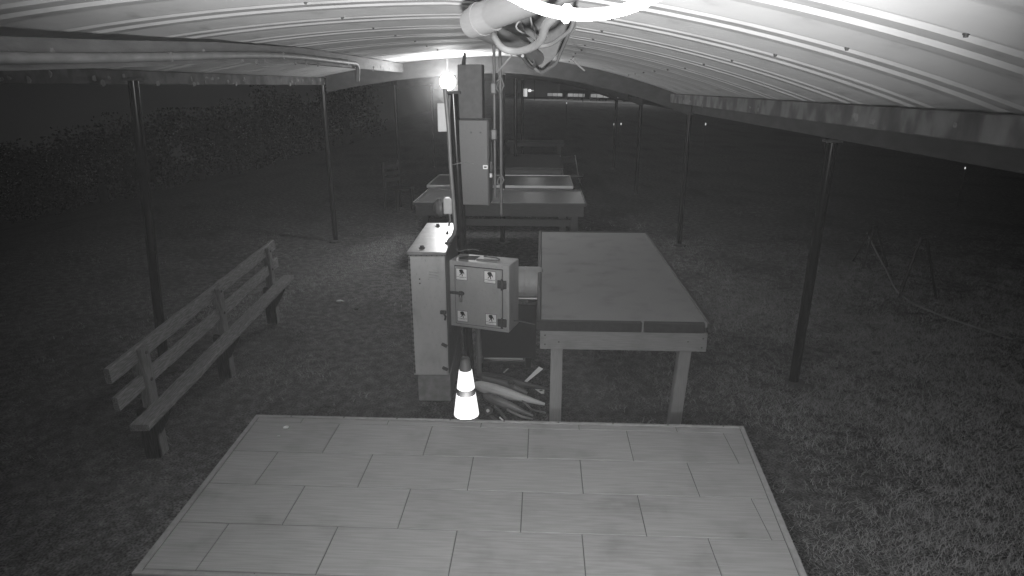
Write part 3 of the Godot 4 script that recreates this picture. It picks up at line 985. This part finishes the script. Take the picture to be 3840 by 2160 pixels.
	# wire ties round the post
	for k in 3:
		var y: float = [1.18, 0.72, 1.9][k]
		var x: float = lerpf(-0.615, -0.72, (y + 0.1) / 3.0)
		var ring := []
		for i in 17:
			ring.append(Vector3(0.047 * cos(TAU * i / 16), 0.006 * sin(TAU * i / 8), 0.047 * sin(TAU * i / 16)))
		var r := part("wire_tie", MB.new().tube(ring, [0.004], 6, false).tube([Vector3(0.045, 0, 0.02), Vector3(0.09, 0.012, 0.03), Vector3(0.14, 0.0, 0.03)], [0.003], 5), M.conduit)
		r.position = Vector3(x, y, -5.2)
		tag(r, ["wire tie round the post just above the sticker box", "wire tie round the post behind the cone tip", "wire tie round the post beside the tall electric panel"][k], "wire tie", "wire ties on the middle post")

func pole_lamp() -> void:
	var at := Vector3(-1.345, 2.55, -9.4)
	var o := thing("globe_lamp", "bright round lamp hanging below the roof above the long table", "lamp", at)
	var gp := []
	for i in 13:
		var w := PI * i / 12.0
		gp.append(Vector2(0.115 * sin(w), -0.115 * cos(w)))
	part("glowing_globe", MB.new().lathe(gp, Vector3.ZERO, 24), glow(0.8, 6.0), o)
	part("stem", MB.new().tube([Vector3(0, 0.115, 0), Vector3(0, 0.35, 0)], [0.012], 8), M.conduit, o)
	var l := OmniLight3D.new()
	l.name = "globe_light"
	l.position = at
	l.light_energy = 4.0
	l.light_size = 0.1
	l.omni_range = 60
	l.omni_attenuation = 2.0
	l.shadow_enabled = true
	add_child(l)
	# nested fog balls added to make the lamp's halo of glare
	for k: Array in [[0.36, 0.06], [0.55, 0.035], [0.8, 0.022], [1.15, 0.014], [1.6, 0.009], [2.2, 0.005], [3.0, 0.003]]:
		var f := FogVolume.new()
		f.name = numbered("lamp_halo_fog")
		f.shape = RenderingServer.FOG_VOLUME_SHAPE_ELLIPSOID
		f.size = Vector3(k[0], k[0], k[0])
		f.position = at
		var fm := FogMaterial.new()
		fm.density = k[1]
		fm.albedo = Color(1, 1, 1)
		f.material = fm
		struct(f, "stuff")
		add_child(f)

# ---------------------------------------------------------------- grill, cone, crashed model planes
func grill() -> void:
	var o := thing("barrel_grill", "dark grill cart with a pale barrel hood half hidden behind the sticker box", "grill", Vector3(-0.3, 0, -5.62))
	part("cart_panel", MB.new().box(Vector3(0.0, 0.36, 0.2), Vector3(0.54, 0.52, 0.03), 0.006), M.black, o)
	for x: float in [-0.24, 0.24]:
		part("cart_panel", MB.new().box(Vector3(x * 1.08, 0.36, -0.03), Vector3(0.02, 0.52, 0.42), 0.005), M.black, o)
	for x: float in [-0.2, 0.2]:
		for z: float in [-0.2, 0.18]:
			part("leg", MB.new().box(Vector3(x, 0.11, z), Vector3(0.05, 0.24, 0.04), 0.004), M.black, o)
	part("front_rail", MB.new().tube([Vector3(-0.21, 0.1, 0.235), Vector3(0.15, 0.1, 0.235)], [0.008], 10), M.steel, o)
	part("lower_shelf", MB.new().box(Vector3(-0.03, 0.06, 0.1), Vector3(0.4, 0.03, 0.26), 0.004), M.iron, o)
	var hood := MB.new()
	hood.lathe([Vector2(0.0, 0.33), Vector2(0.1, 0.33), Vector2(0.14, 0.315), Vector2(0.15, 0.29), Vector2(0.15, 0.175), Vector2(0.153, 0.172), Vector2(0.153, 0.164), Vector2(0.15, 0.16), Vector2(0.15, -0.27), Vector2(0.14, -0.295), Vector2(0.0, -0.3)], Vector3(0, 0.78, 0.06), 28, Basis(Vector3.BACK, -PI / 2))
	var h := part("hood", hood, M.cabinet, o)
	part("handle", MB.new().tube([Vector3(-0.1, 0.69, 0.24), Vector3(0.29, 0.69, 0.24)], [0.012], 10), M.steel, h)
	part("side_shelf", MB.new().box(Vector3(0.26, 0.645, 0.08), Vector3(0.14, 0.03, 0.34), 0.004), M.iron, o)
	# thin rod sticking out of the sticker box side
	var r := part("thin_rod", MB.new().tube([Vector3.ZERO, Vector3(0.07, -0.02, -0.05), Vector3(0.2, -0.065, -0.1)], [0.0045], 6), M.conduit)
	r.position = Vector3(-0.235, 0.655, -4.9)
	tag(r, "thin pale rod sticking out right from the lower edge of the sticker box", "rod")

func cone() -> void:
	var at := Vector3(-0.51, 0, -4.02)
	var o := thing("traffic_cone", "traffic cone with two reflective bands given a glow of their own beside the locker", "traffic cone", at)
	var R := func(y: float) -> float: return 0.117 - 0.126 * (y - 0.03)
	part("foot", MB.new().box(Vector3(0, 0.015, 0), Vector3(0.36, 0.03, 0.36), 0.008), M.cone, o)
	part("body", MB.new().lathe([Vector2(R.call(0.03), 0.03), Vector2(R.call(0.70), 0.70), Vector2(R.call(0.70) - 0.006, 0.71), Vector2(R.call(0.70) - 0.012, 0.70), Vector2(0.01, 0.55)], Vector3.ZERO, 28), M.cone, o)
	var g := glow(0.8, 1.6)  # glow put into the reflective bands in place of light thrown back
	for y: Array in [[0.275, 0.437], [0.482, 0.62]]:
		part("band_with_added_glow", MB.new().lathe([Vector2(R.call(y[0]), y[0]), Vector2(R.call(y[0]) + 0.003, y[0] + 0.002), Vector2(R.call(y[1]) + 0.003, y[1] - 0.002), Vector2(R.call(y[1]), y[1])], Vector3.ZERO, 28), g, o)
	var l := OmniLight3D.new()  # added light for the spill round the bands; the cone holds no lamp
	l.name = "added_band_light"
	l.position = at + Vector3(0.02, 0.4, 0.17)
	l.light_energy = 0.15
	l.light_size = 0.06
	l.omni_range = 20
	l.omni_attenuation = 2.0
	l.shadow_enabled = true
	add_child(l)

func hull(b: MB, a: Vector3, c: Vector3, w: float, h: float, shape: Array) -> void:
	# a tapering fuselage from nose a to tail c; shape = (share of length, share of thickness)
	var t := (c - a).normalized()
	var side := t.cross(Vector3.UP).normalized()
	var up := side.cross(t)
	var mid := (a + c) * 0.5
	var last := []
	for s: Vector2 in shape:
		var p := a.lerp(c, s.x)
		var ring := []
		for k in 12:
			var q := TAU * k / 12
			ring.append(p + side * cos(q) * w * s.y * (1.0 if absf(cos(q)) < 0.8 else 0.92) + up * sin(q) * h * s.y)
		if last:
			for k in 12:
				var l := (k + 1) % 12
				b.quad(last[k], ring[k], ring[l], last[l], (p + a.lerp(c, maxf(0.0, s.x - 0.05))) * 0.5)
		last = ring

func model_planes() -> void:
	var shape := [Vector2(0, 0.05), Vector2(0.03, 0.5), Vector2(0.12, 0.85), Vector2(0.3, 1.0), Vector2(0.5, 0.85), Vector2(0.75, 0.5), Vector2(1, 0.2)]
	# pale one on top, nose to the cone
	var o := thing("model_airplane", "pale wrecked model airplane body with a dark round knob beside the cone", "model airplane", Vector3(-0.25, 0, -4.62), 0.0, "wrecked model airplanes in a heap")
	var b := MB.new()
	hull(b, Vector3(-0.28, 0.2, -0.03), Vector3(0.3, 0.1, 0.1), 0.05, 0.055, shape)
	part("fuselage", b, M.foam, o)
	part("deck", MB.new().tube([Vector3(-0.2, 0.25, -0.04), Vector3(0.0, 0.225, 0.0), Vector3(0.16, 0.17, 0.05)], [0.03, 0.034, 0.02], 10), M.foam_dark, o)
	part("knob", MB.new().lathe([Vector2(0.028, 0), Vector2(0.03, 0.012), Vector2(0.02, 0.018), Vector2(0.012, 0.012), Vector2(0, 0.012)], Vector3(0.03, 0.235, 0.03), 14, Basis(Vector3.RIGHT, 0.4)), M.black, o)
	part("landing_skid", MB.new().tube([Vector3(0.12, 0.12, 0.08), Vector3(0.2, 0.07, 0.14), Vector3(0.31, 0.05, 0.15)], [0.008], 6), M.conduit, o)
	# dark one behind with the raised pale fin
	var p := thing("model_airplane", "dark wrecked model airplane with a raised pale tail fin, rearmost of the heap", "model airplane", Vector3(-0.2, 0, -4.82), 0.0, "wrecked model airplanes in a heap")
	b = MB.new()
	hull(b, Vector3(-0.33, 0.19, -0.02), Vector3(0.28, 0.11, 0.06), 0.04, 0.045, shape)
	part("fuselage", b, M.foam_dark, p)
	var fin := MB.new()
	fin.quad(Vector3(0.07, 0.15, 0.03), Vector3(0.085, 0.14, 0.03), Vector3(0.235, 0.25, -0.03), Vector3(0.2, 0.27, -0.03))
	fin.xf = Transform3D(Basis(), Vector3(0, 0, -0.008))
	fin.quad(Vector3(0.07, 0.15, 0.03), Vector3(0.2, 0.27, -0.03), Vector3(0.235, 0.25, -0.03), Vector3(0.085, 0.14, 0.03))
	fin.xf = Transform3D()
	for e: Array in [[Vector3(0.07, 0.15, 0.03), Vector3(0.085, 0.14, 0.03)], [Vector3(0.085, 0.14, 0.03), Vector3(0.235, 0.25, -0.03)], [Vector3(0.235, 0.25, -0.03), Vector3(0.2, 0.27, -0.03)], [Vector3(0.2, 0.27, -0.03), Vector3(0.07, 0.15, 0.03)]]:
		var d := Vector3(0, 0, -0.008)
		fin.quad(e[0], e[1], e[1] + d, e[0] + d, Vector3(0.15, 0.2, -0.004))
	part("tail_fin", fin, M.white, p)
	part("stabilizer", MB.new().slab([Vector2(0.17, 0.05), Vector2(0.22, 0.12), Vector2(0.245, 0.12), Vector2(0.25, 0.03)], 0.1, 0.108, 0.001), M.white, p)
	part("letter_mark", MB.new().slab([Vector2(0.205, 0.072), Vector2(0.21, 0.088), Vector2(0.232, 0.086), Vector2(0.232, 0.068)], 0.1075, 0.1095, 0.0005), M.black, p)
	part("wing_stub", MB.new().box(Vector3(-0.11, 0.23, -0.03), Vector3(0.028, 0.006, 0.09), 0.002, Basis(Vector3.UP, -0.4)), M.black, p)
	part("wing_stub", MB.new().box(Vector3(-0.075, 0.23, -0.03), Vector3(0.014, 0.006, 0.09), 0.002, Basis(Vector3.UP, -0.4)), M.foam, p)
	# front one with a small wheel
	var q := thing("model_airplane", "grey wrecked model airplane with a small black wheel, frontmost of the heap", "model airplane", Vector3(-0.24, 0, -4.36), 0.0, "wrecked model airplanes in a heap")
	b = MB.new()
	hull(b, Vector3(-0.2, 0.17, -0.16), Vector3(0.2, 0.1, 0.03), 0.04, 0.045, shape)
	part("fuselage", b, M.cab_dark, q)
	var wh := part("wheel", MB.new().lathe([Vector2(0.012, -0.012), Vector2(0.03, -0.014), Vector2(0.038, -0.006), Vector2(0.038, 0.006), Vector2(0.03, 0.014), Vector2(0.012, 0.012)], Vector3(-0.145, 0.13, 0.02), 20, Basis(Vector3.RIGHT, 1.1)), M.black, q)
	part("hub", MB.new().lathe([Vector2(0.013, -0.01), Vector2(0.013, 0.013), Vector2(0.0, 0.016)], Vector3(-0.145, 0.13, 0.02), 12, Basis(Vector3.RIGHT, 1.1)), M.white, wh)
	part("tail_boom", MB.new().tube([Vector3(-0.12, 0.1, 0.06), Vector3(0.02, 0.06, 0.2)], [0.02, 0.012], 8), M.foam_dark, q)
	part("push_rod", MB.new().tube([Vector3(-0.05, 0.12, 0.1), Vector3(0.01, 0.1, 0.17), Vector3(0.09, 0.085, 0.24)], [0.006], 6), M.white, q)
	part("tail_tip", MB.new().tube([Vector3(0.0, 0.12, -0.02), Vector3(0.12, 0.1, 0.05), Vector3(0.2, 0.09, 0.06)], [0.012, 0.01, 0.006], 6), M.conduit, q)
	part("strut", MB.new().tube([Vector3(-0.09, 0.16, 0.0), Vector3(0.0, 0.12, 0.12), Vector3(0.02, 0.03, 0.2)], [0.012], 8), M.foam_dark, q)

# ---------------------------------------------------------------- pipes and cables close overhead
func at_px(x: float, y: float, z: float) -> Vector3:
	# direction table worked out from the plan: x and y in metres at the given depth
	return Vector3(x * z, 2.5 + y * z, -z)

func smooth(p: Array, n := 6) -> Array:
	var c := Curve3D.new()
	for i in p.size():
		var t: Vector3 = (p[mini(i + 1, p.size() - 1)] - p[maxi(i - 1, 0)]) / 6.0
		c.add_point(p[i], -t, t)
	var out := []
	for i in (p.size() - 1) * n + 1:
		out.append(c.sample(i / n if i < (p.size() - 1) * n else p.size() - 2, float(i % n) / n if i < (p.size() - 1) * n else 1.0))
	return out

func overhead() -> void:
	# coil of white cable hanging right in front of the camera
	var coil := thing("cable_coil", "big loop of thick white cable hanging close under the roof at the top", "cable", Vector3(0.045, 2.74, -0.76))
	var ring := []
	for i in 49:
		ring.append(Vector3(0.166 * cos(TAU * i / 48), 0.166 * sin(TAU * i / 48), 0.0))
	part("loop", MB.new().tube(ring, [0.0066], 12, false), M.cable_pale, coil)
	part("tie", MB.new().box(Vector3(-0.02, -0.164, -0.006), Vector3(0.012, 0.018, 0.032), 0.004), M.white, coil)
	# pale round fitting on the roof behind the coil
	var dome := thing("ceiling_fitting", "pale round fitting under the roof seen inside the white cable loop", "light fitting", Vector3(0.06, 2.725, -1.02))
	part("shell", MB.new().lathe([Vector2(0.0, -0.085), Vector2(0.05, -0.08), Vector2(0.09, -0.055), Vector2(0.11, -0.01), Vector2(0.112, 0.02), Vector2(0.09, 0.03), Vector2(0.03, 0.03), Vector2(0.03, 0.2), Vector2(0.0, 0.2)], Vector3.ZERO, 28), M.fitting, dome)
	# white pipe with an elbow
	var P := func(x: float, y: float, z: float) -> Vector3: return Vector3((x - 1366.0) / 1600.0 * z * 2.1, 2.5 + (215.0 - y) / 1600.0 * z * 2.17, -z * 2.1)
	var pipe := thing("white_pipe", "thick white plastic pipe with an elbow close under the roof", "pipe", P.call(1195, 80, 1.3))
	var L := func(x: float, y: float, z: float) -> Vector3: return P.call(x, y, z) - pipe.position
	part("near_pipe", MB.new().tube([L.call(1500, -25, 1.05), L.call(1225, 70, 1.28)], [0.0546], 20), M.pvc, pipe)
	part("elbow", MB.new().tube([L.call(1250, 62, 1.26), L.call(1218, 72, 1.28), L.call(1196, 82, 1.3)], [0.0599, 0.0619, 0.0557], 20), M.pvc, pipe)
	part("rim", MB.new().tube([L.call(1222, 71, 1.277), L.call(1214, 74, 1.284)], [0.0640], 20), M.pvc, pipe)
	part("far_pipe", MB.new().tube([L.call(1196, 80, 1.31), L.call(1290, 122, 1.6), L.call(1352, 155, 1.95), L.call(1362, 172, 2.05)], [0.0441, 0.0420, 0.0420, 0.0378], 16), M.pvc, pipe)
	# grey gusset plate
	var plate := thing("gusset_plate", "grey triangular steel plate hanging behind the white pipe and cables", "plate", P.call(1370, 100, 1.95))
	var pts := [P.call(1302, 50, 1.95), P.call(1445, 52, 1.95), P.call(1440, 95, 1.95), P.call(1405, 138, 1.95), P.call(1364, 188, 1.95), P.call(1345, 152, 1.95)]
	var pb := MB.new()
	for i in pts.size():
		pts[i] -= plate.position
	for i in pts.size():
		var j := (i + 1) % pts.size()
		var d := Vector3(0, 0, -0.01)
		pb.quad(pts[i], pts[j], pts[j] + d, pts[i] + d, Vector3(0, 0, -0.005))
		if i > 0 and j > 0:
			pb.tri(pts[0], pts[i], pts[j], Vector3(0, 0, -0.005))
			pb.tri(pts[0] + d, pts[i] + d, pts[j] + d, Vector3(0, 0, -0.005))
	part("sheet", pb, M.plate, plate)
	for q: Vector2 in [Vector2(1415, 68), Vector2(1416, 82)]:
		part("bolt_hole", MB.new().lathe([Vector2(0.007, 0), Vector2(0.006, 0.003), Vector2(0, 0.003)], P.call(q.x, q.y, 1.945) - plate.position, 10, Basis(Vector3.RIGHT, PI / 2)), M.iron, plate)
	part("hanger", MB.new().box(P.call(1375, 20, 1.96) - plate.position, Vector3(0.08, 0.2, 0.016), 0.003), M.plate, plate)
	# loose cables
	var specs := [
		["white_cable", "thick white cable drooping from the loop across the white pipe", [[1400, 58, 0.78], [1372, 84, 0.9], [1362, 112, 1.0], [1343, 130, 1.08], [1305, 140, 1.16], [1272, 134, 1.2], [1252, 112, 1.25], [1250, 100, 1.3]], 0.0130, "cable"],
		["thin_cable", "thin grey cable looping right of the thick white cable", [[1438, 60, 1.2], [1430, 92, 1.25], [1405, 112, 1.3], [1380, 126, 1.34], [1345, 130, 1.36]], 0.0088, "cable"],
		["thin_cable", "thin grey cable hanging lowest, down to the tip of the triangular plate", [[1441, 62, 1.4], [1424, 105, 1.5], [1408, 140, 1.6], [1396, 166, 1.66], [1378, 178, 1.7], [1362, 187, 1.74], [1345, 176, 1.76], [1322, 150, 1.78]], 0.0076, "cable"],
		["thin_cable", "short thin cable bent over the end of the white pipe", [[1317, 150, 1.5], [1326, 166, 1.6], [1340, 176, 1.7], [1346, 168, 1.8], [1336, 148, 1.85]], 0.0076, "cable"],
		["straw", "single dry straw slanting left of the dangling cables", [[1291, 149, 1.5], [1276, 165, 1.52], [1257, 186, 1.56]], 0.0042, "straw"],
		["straw", "single dry straw slanting right of the triangular plate", [[1436, 158, 1.6], [1446, 168, 1.62], [1464, 182, 1.64]], 0.0042, "straw"],
		["wire", "thin bare wires crossing between pipe and triangular plate", [[1336, 66, 1.5], [1316, 70, 1.5], [1302, 90, 1.5], [1330, 108, 1.52], [1352, 120, 1.56], [1340, 90, 1.6], [1334, 62, 1.6]], 0.0046, "wire"],
	]
	for s: Array in specs:
		var p := []
		for q: Array in s[2]:
			p.append(P.call(q[0], q[1], q[2]))
		var base: Vector3 = p[0]
		for i in p.size():
			p[i] -= base
		var o := part(s[0], MB.new().tube(smooth(p), [s[3]], 8), M.cable if s[0] == "white_cable" else M.conduit if s[0] == "straw" else M.cable_grey)
		o.position = base
		tag(o, s[1], s[4])
	# small bracket beyond, right of the lamp's bright patch on the roof
	var br := thing("roof_bracket", "small dark bracket under the roof right of the lamp", "bracket", Vector3(-1.0, 2.66, -8.6))
	part("strap", MB.new().tube([Vector3(0, 0.24, 0), Vector3(-0.02, 0.1, 0.0), Vector3(0.01, 0.0, 0)], [0.016, 0.03, 0.02], 8), M.beam_pale, br)
	part("knob", MB.new().lump(Vector3(0.08, 0.02, 0.02), Vector3(0.04, 0.035, 0.03), rng, 0.2), M.conduit, br)

# ---------------------------------------------------------------- small things on the ground
func litter() -> void:
	var w := part("paper_scrap", MB.new().lump(Vector3.ZERO, Vector3(0.06, 0.018, 0.03), rng, 0.5, 4, 8), M.white)
	w.position = Vector3(-2.42, 0.01, -7.2)
	tag(w, "crumpled white scrap on the bare ground right of the bench end", "litter")
	var spots := [[-1.72, -4.6, 0.05, "dark clod on the ground just behind the tiled table's left half"], [3.3, -5.9, 0.05, "dark clod on the ground right of the near right post"], [-2.15, -6.95, 0.035, "small dark clod near the white scrap"], [2.34, -5.12, 0.07, "dark earth clump at the foot of the near right post"]]
	for s: Array in spots:
		var c := part("earth_clod", MB.new().lump(Vector3.ZERO, Vector3(s[2], s[2] * 0.45, s[2] * 0.7), rng, 0.4, 5, 8), M.clod)
		c.position = Vector3(s[0], 0.005, s[1])
		tag(c, s[3], "clod", "earth clods on the ground")

func right_field() -> void:
	# two stand frames and a rope line in the dark field on the right
	for k in 2:
		var at: Vector3 = [Vector3(4.66, 0, -7.8), Vector3(4.78, 0, -9.2)][k]
		var o := thing("stand_frame", ["dark A shaped stand on the field at the right, nearer one", "dark A shaped stand on the field at the right, farther one"][k], "stand", at, 0.4 * k, "dark stands on the field")
		for s: Vector2 in [Vector2(-0.22, 0.12), Vector2(0.2, 0.18), Vector2(0.0, -0.26)]:
			part("leg", MB.new().tube([Vector3(s.x, -0.02, s.y), Vector3(s.x * 0.12, 0.75 if k == 0 else 0.55, s.y * 0.12)], [0.014], 8), M.black, o)
		part("head", MB.new().box(Vector3(0, 0.76 if k == 0 else 0.56, 0), Vector3(0.08, 0.05, 0.08), 0.01), M.black, o)
	var r := part("ground_rope", MB.new().tube(smooth([Vector3.ZERO, Vector3(-0.4, 0.0, -1.2), Vector3(0.1, 0, -2.8), Vector3(0.9, 0, -5.0)]), [0.013], 6), M.conduit)
	r.position = Vector3(4.87, 0.012, -6.3)
	tag(r, "pale rope lying on the dark field at the far right", "rope")

# ---------------------------------------------------------------- far away
func far_place() -> void:
	# small marker lights standing about the field
	var lamps := [[Vector3(3.0, 0, -27.6), 0.96, 0.046, "marker light on a stake, left one of a close pair beyond the right posts"], [Vector3(3.3, 0, -27.7), 0.97, 0.046, "marker light on a stake, right one of a close pair beyond the right posts"], [Vector3(7.0, 0, -28.5), 0.93, 0.053, "marker light on a stake right of the right hand posts"], [Vector3(10.2, 0, -24.0), 0.83, 0.031, "marker light on a stake below the right roof edge"], [Vector3(9.0, 0, -14.1), 0.83, 0.025, "marker light on a stake nearest the right edge"], [Vector3(1.3, 0, -36.0), 1.6, 0.043, "dim marker light on a stake left of the pair"]]
	for s: Array in lamps:
		var o := thing("marker_light", s[3], "marker light", s[0], 0.0, "marker lights on the dark field")
		var r: float = s[2]
		part("stake", MB.new().tube([Vector3(0, -0.1, 0), Vector3(0, s[1] - r, 0)], [0.015], 6), M.black, o)
		part("light_lens", MB.new().lathe([Vector2(0.0, -r), Vector2(r * 0.45, -r * 0.8), Vector2(r * 0.5, r * 0.7), Vector2(0, r)], Vector3(0, s[1], 0), 8), glow(0.5, 0.9), o)
	var sl := thing("marker_light", "small upright light on the third left post below the roof", "marker light", Vector3(-3.72, 2.63, -15.3), 0.0, "marker lights on the dark field")
	part("light_lens", MB.new().lathe([Vector2(0.0, -0.05), Vector2(0.016, -0.04), Vector2(0.016, 0.04), Vector2(0, 0.05)], Vector3.ZERO, 8), glow(0.5, 0.9), sl)
	# lit shed
	var h := thing("lit_shed", "distant shed with one brightly lit doorway far across the field", "shed", Vector3(-4.2, 0, -150.0))
	part("wall", MB.new().box(Vector3(3.6, 1.3, -2.0), Vector3(9.0, 2.6, 4.0), 0.02), M.panel, h)
	part("roof", MB.new().box(Vector3(3.6, 2.75, -1.8), Vector3(9.6, 0.22, 5.0), 0.02), M.beam, h)
	var door := part("lit_window", MB.new().box(Vector3(0.15, 1.0, 0.03), Vector3(1.1, 1.7, 0.05), 0.01), glow(0.6, 0.85), h)
	part("window_bar", MB.new().box(Vector3(0.15, 1.0, 0.08), Vector3(0.1, 1.7, 0.04), 0.01), M.black, door)
	part("lamp_glow", MB.new().lump(Vector3(1.25, 1.45, 0.2), Vector3(0.42, 0.35, 0.15), rng, 0.1, 6, 10), glow(0.6, 1.2), h)
	part("lamp_arm", MB.new().box(Vector3(1.8, 1.45, 0.1), Vector3(0.7, 0.2, 0.1), 0.02), glow(0.6, 0.4), h)
	# lit yard with its pale rail fence, running from the shed towards the right
	var A := Vector3(0.9, 0, -130)
	var B := Vector3(25.0, 0, -84)
	var dir := (B - A).normalized()
	var nor := Vector3(dir.z, 0, -dir.x)
	var y := MB.new()
	y.quad(A - nor * 7 + Vector3.UP * 0.006, B - nor * 5 + Vector3.UP * 0.006, B + nor * 5 + Vector3.UP * 0.006, A + nor * 7 + Vector3.UP * 0.006, Vector3(0, -9, -100))
	struct(part("far_yard", y, M.concrete))
	var f := thing("pale_fence", "long pale rail fence in the lit yard far beyond the right posts", "fence", A)
	var len := A.distance_to(B)
	var yawf := atan2(-dir.z, dir.x)
	for k in 26:
		var s := len / 26.0
		var p := dir * (s * (k + 0.5))
		if k == 3 or k == 7 or k == 11:
			continue
		part("fence_panel", MB.new().box(p + Vector3(0, 0.85, 0), Vector3(s - 0.12, 0.55, 0.05), 0.01, Basis(Vector3.UP, yawf)), M.white, f)
		part("fence_post", MB.new().box(p - dir * s * 0.5 + Vector3(0, 0.6, 0), Vector3(0.1, 1.2, 0.1), 0.01), M.iron, f)
	for k in 3:
		var p: Vector3 = A.lerp(B, [0.12, 0.45, 0.8][k]) + nor * -6.0
		var o := thing("yard_lamp", ["yard lamp post nearest the lit shed", "middle yard lamp post by the pale fence", "yard lamp post at the near end of the pale fence"][k], "lamp post", p, 0.0, "yard lamp posts")
		part("pole", MB.new().tube([Vector3(0, -0.1, 0), Vector3(0, 6.4, 0)], [0.07, 0.05], 8), M.iron, o)
		part("lamp_head", MB.new().lump(Vector3(0, 6.5, 0), Vector3(0.2, 0.15, 0.2), rng, 0.1, 6, 10), glow(0.7, 2.0), o)
		var l := OmniLight3D.new()
		l.name = "yard_light"
		l.position = p + Vector3(0, 6.5, 0)
		l.light_energy = 50.0
		l.light_size = 0.15
		l.omni_range = 80
		l.omni_attenuation = 2.0
		l.shadow_enabled = true
		add_child(l)
	# parked vehicles seen dark against the lit yard
	var proto: Node3D = null
	for k in 3:
		var p: Vector3 = A.lerp(B, [0.13, 0.29, 0.44][k]) - nor * -2.2
		var labels := ["dark parked car before the pale fence, nearest the lit shed", "dark parked car before the pale fence, between two others", "dark parked car before the pale fence, rightmost of three"]
		if proto == null:
			proto = thing("parked_car", labels[0], "car", p, yawf, "cars parked along the pale fence")
			part("body", MB.new().box(Vector3(0, 0.62, 0), Vector3(4.1, 0.6, 1.7), 0.15), M.iron, proto)
			part("cabin", MB.new().box(Vector3(-0.2, 1.1, 0), Vector3(2.1, 0.55, 1.5), 0.22), M.black, proto)
			for x: float in [-1.25, 1.25]:
				for z: float in [-0.75, 0.75]:
					part("wheel", MB.new().lathe([Vector2(0, -0.1), Vector2(0.32, -0.1), Vector2(0.32, 0.1), Vector2(0, 0.1)], Vector3(x, 0.32, z), 14, Basis(Vector3.RIGHT, PI / 2)), M.black, proto)
		else:
			var c: Node3D = proto.duplicate()
			c.name = numbered("parked_car")
			add_child(c)
			c.position = p
			tag(c, labels[k], "car", "cars parked along the pale fence")

func trees() -> void:
	# the wood on the falling ground to the left, each tree with its own trunk and leaf mass
	var kinds := ["broad dark tree", "rounded dark tree", "narrow dark tree", "ragged dark tree", "low bushy dark tree"]
	var where := ["first", "second", "third", "fourth", "fifth", "sixth", "seventh", "eighth", "ninth", "tenth", "eleventh", "twelfth", "thirteenth", "fourteenth"]
	for k in 14:
		var az := deg_to_rad(lerpf(47.0, 17.0, k / 13.0))
		var dist := 38.0 + 6.0 * sin(k * 2.3)
		var x := -dist * sin(az)
		var z := -dist * cos(az)
		var gy := ground_y(x, z)
		# crown tops sink to the left with the ground
		var top_y := 2.5 - dist * lerpf(0.088, -0.006, pow(k / 13.0, 0.8)) + rng.randf_range(-0.25, 0.25)
		var h := top_y - gy
		var o := thing("tree", "%s, %s from the left in the wood beyond the left posts" % [kinds[k % 5], where[k]], "tree", Vector3(x, gy, z), 0.0, "trees of the wood on the left")
		part("trunk", MB.new().tube([Vector3(0, -0.3, 0), Vector3(0.1, h * 0.4, 0), Vector3(0.0, h * 0.75, 0.1)], [0.2, 0.14, 0.05], 8), M.bark, o)
		var b := MB.new()
		for c in 14:
			var a := rng.randf() * TAU
			var cc := Vector3(cos(a) * rng.randf_range(0.2, 1.9), h * rng.randf_range(0.12, 0.86), sin(a) * rng.randf_range(0.2, 1.9))
			var rr := rng.randf_range(0.7, 1.3)
			for l in 190:
				var d := Vector3(rng.randfn(), rng.randfn() * 0.8, rng.randfn()).normalized() * rr * pow(rng.randf(), 0.4)
				var p := cc + d
				p.y = minf(p.y, h)
				var u := Vector3(rng.randfn(), rng.randfn(), rng.randfn()).normalized() * 0.085
				var w := u.cross(Vector3(rng.randfn(), rng.randfn(), rng.randfn())).normalized() * 0.055
				b.quad(p - u, p + w, p + u, p - w)
		part("crown", b, M.leaf, o)
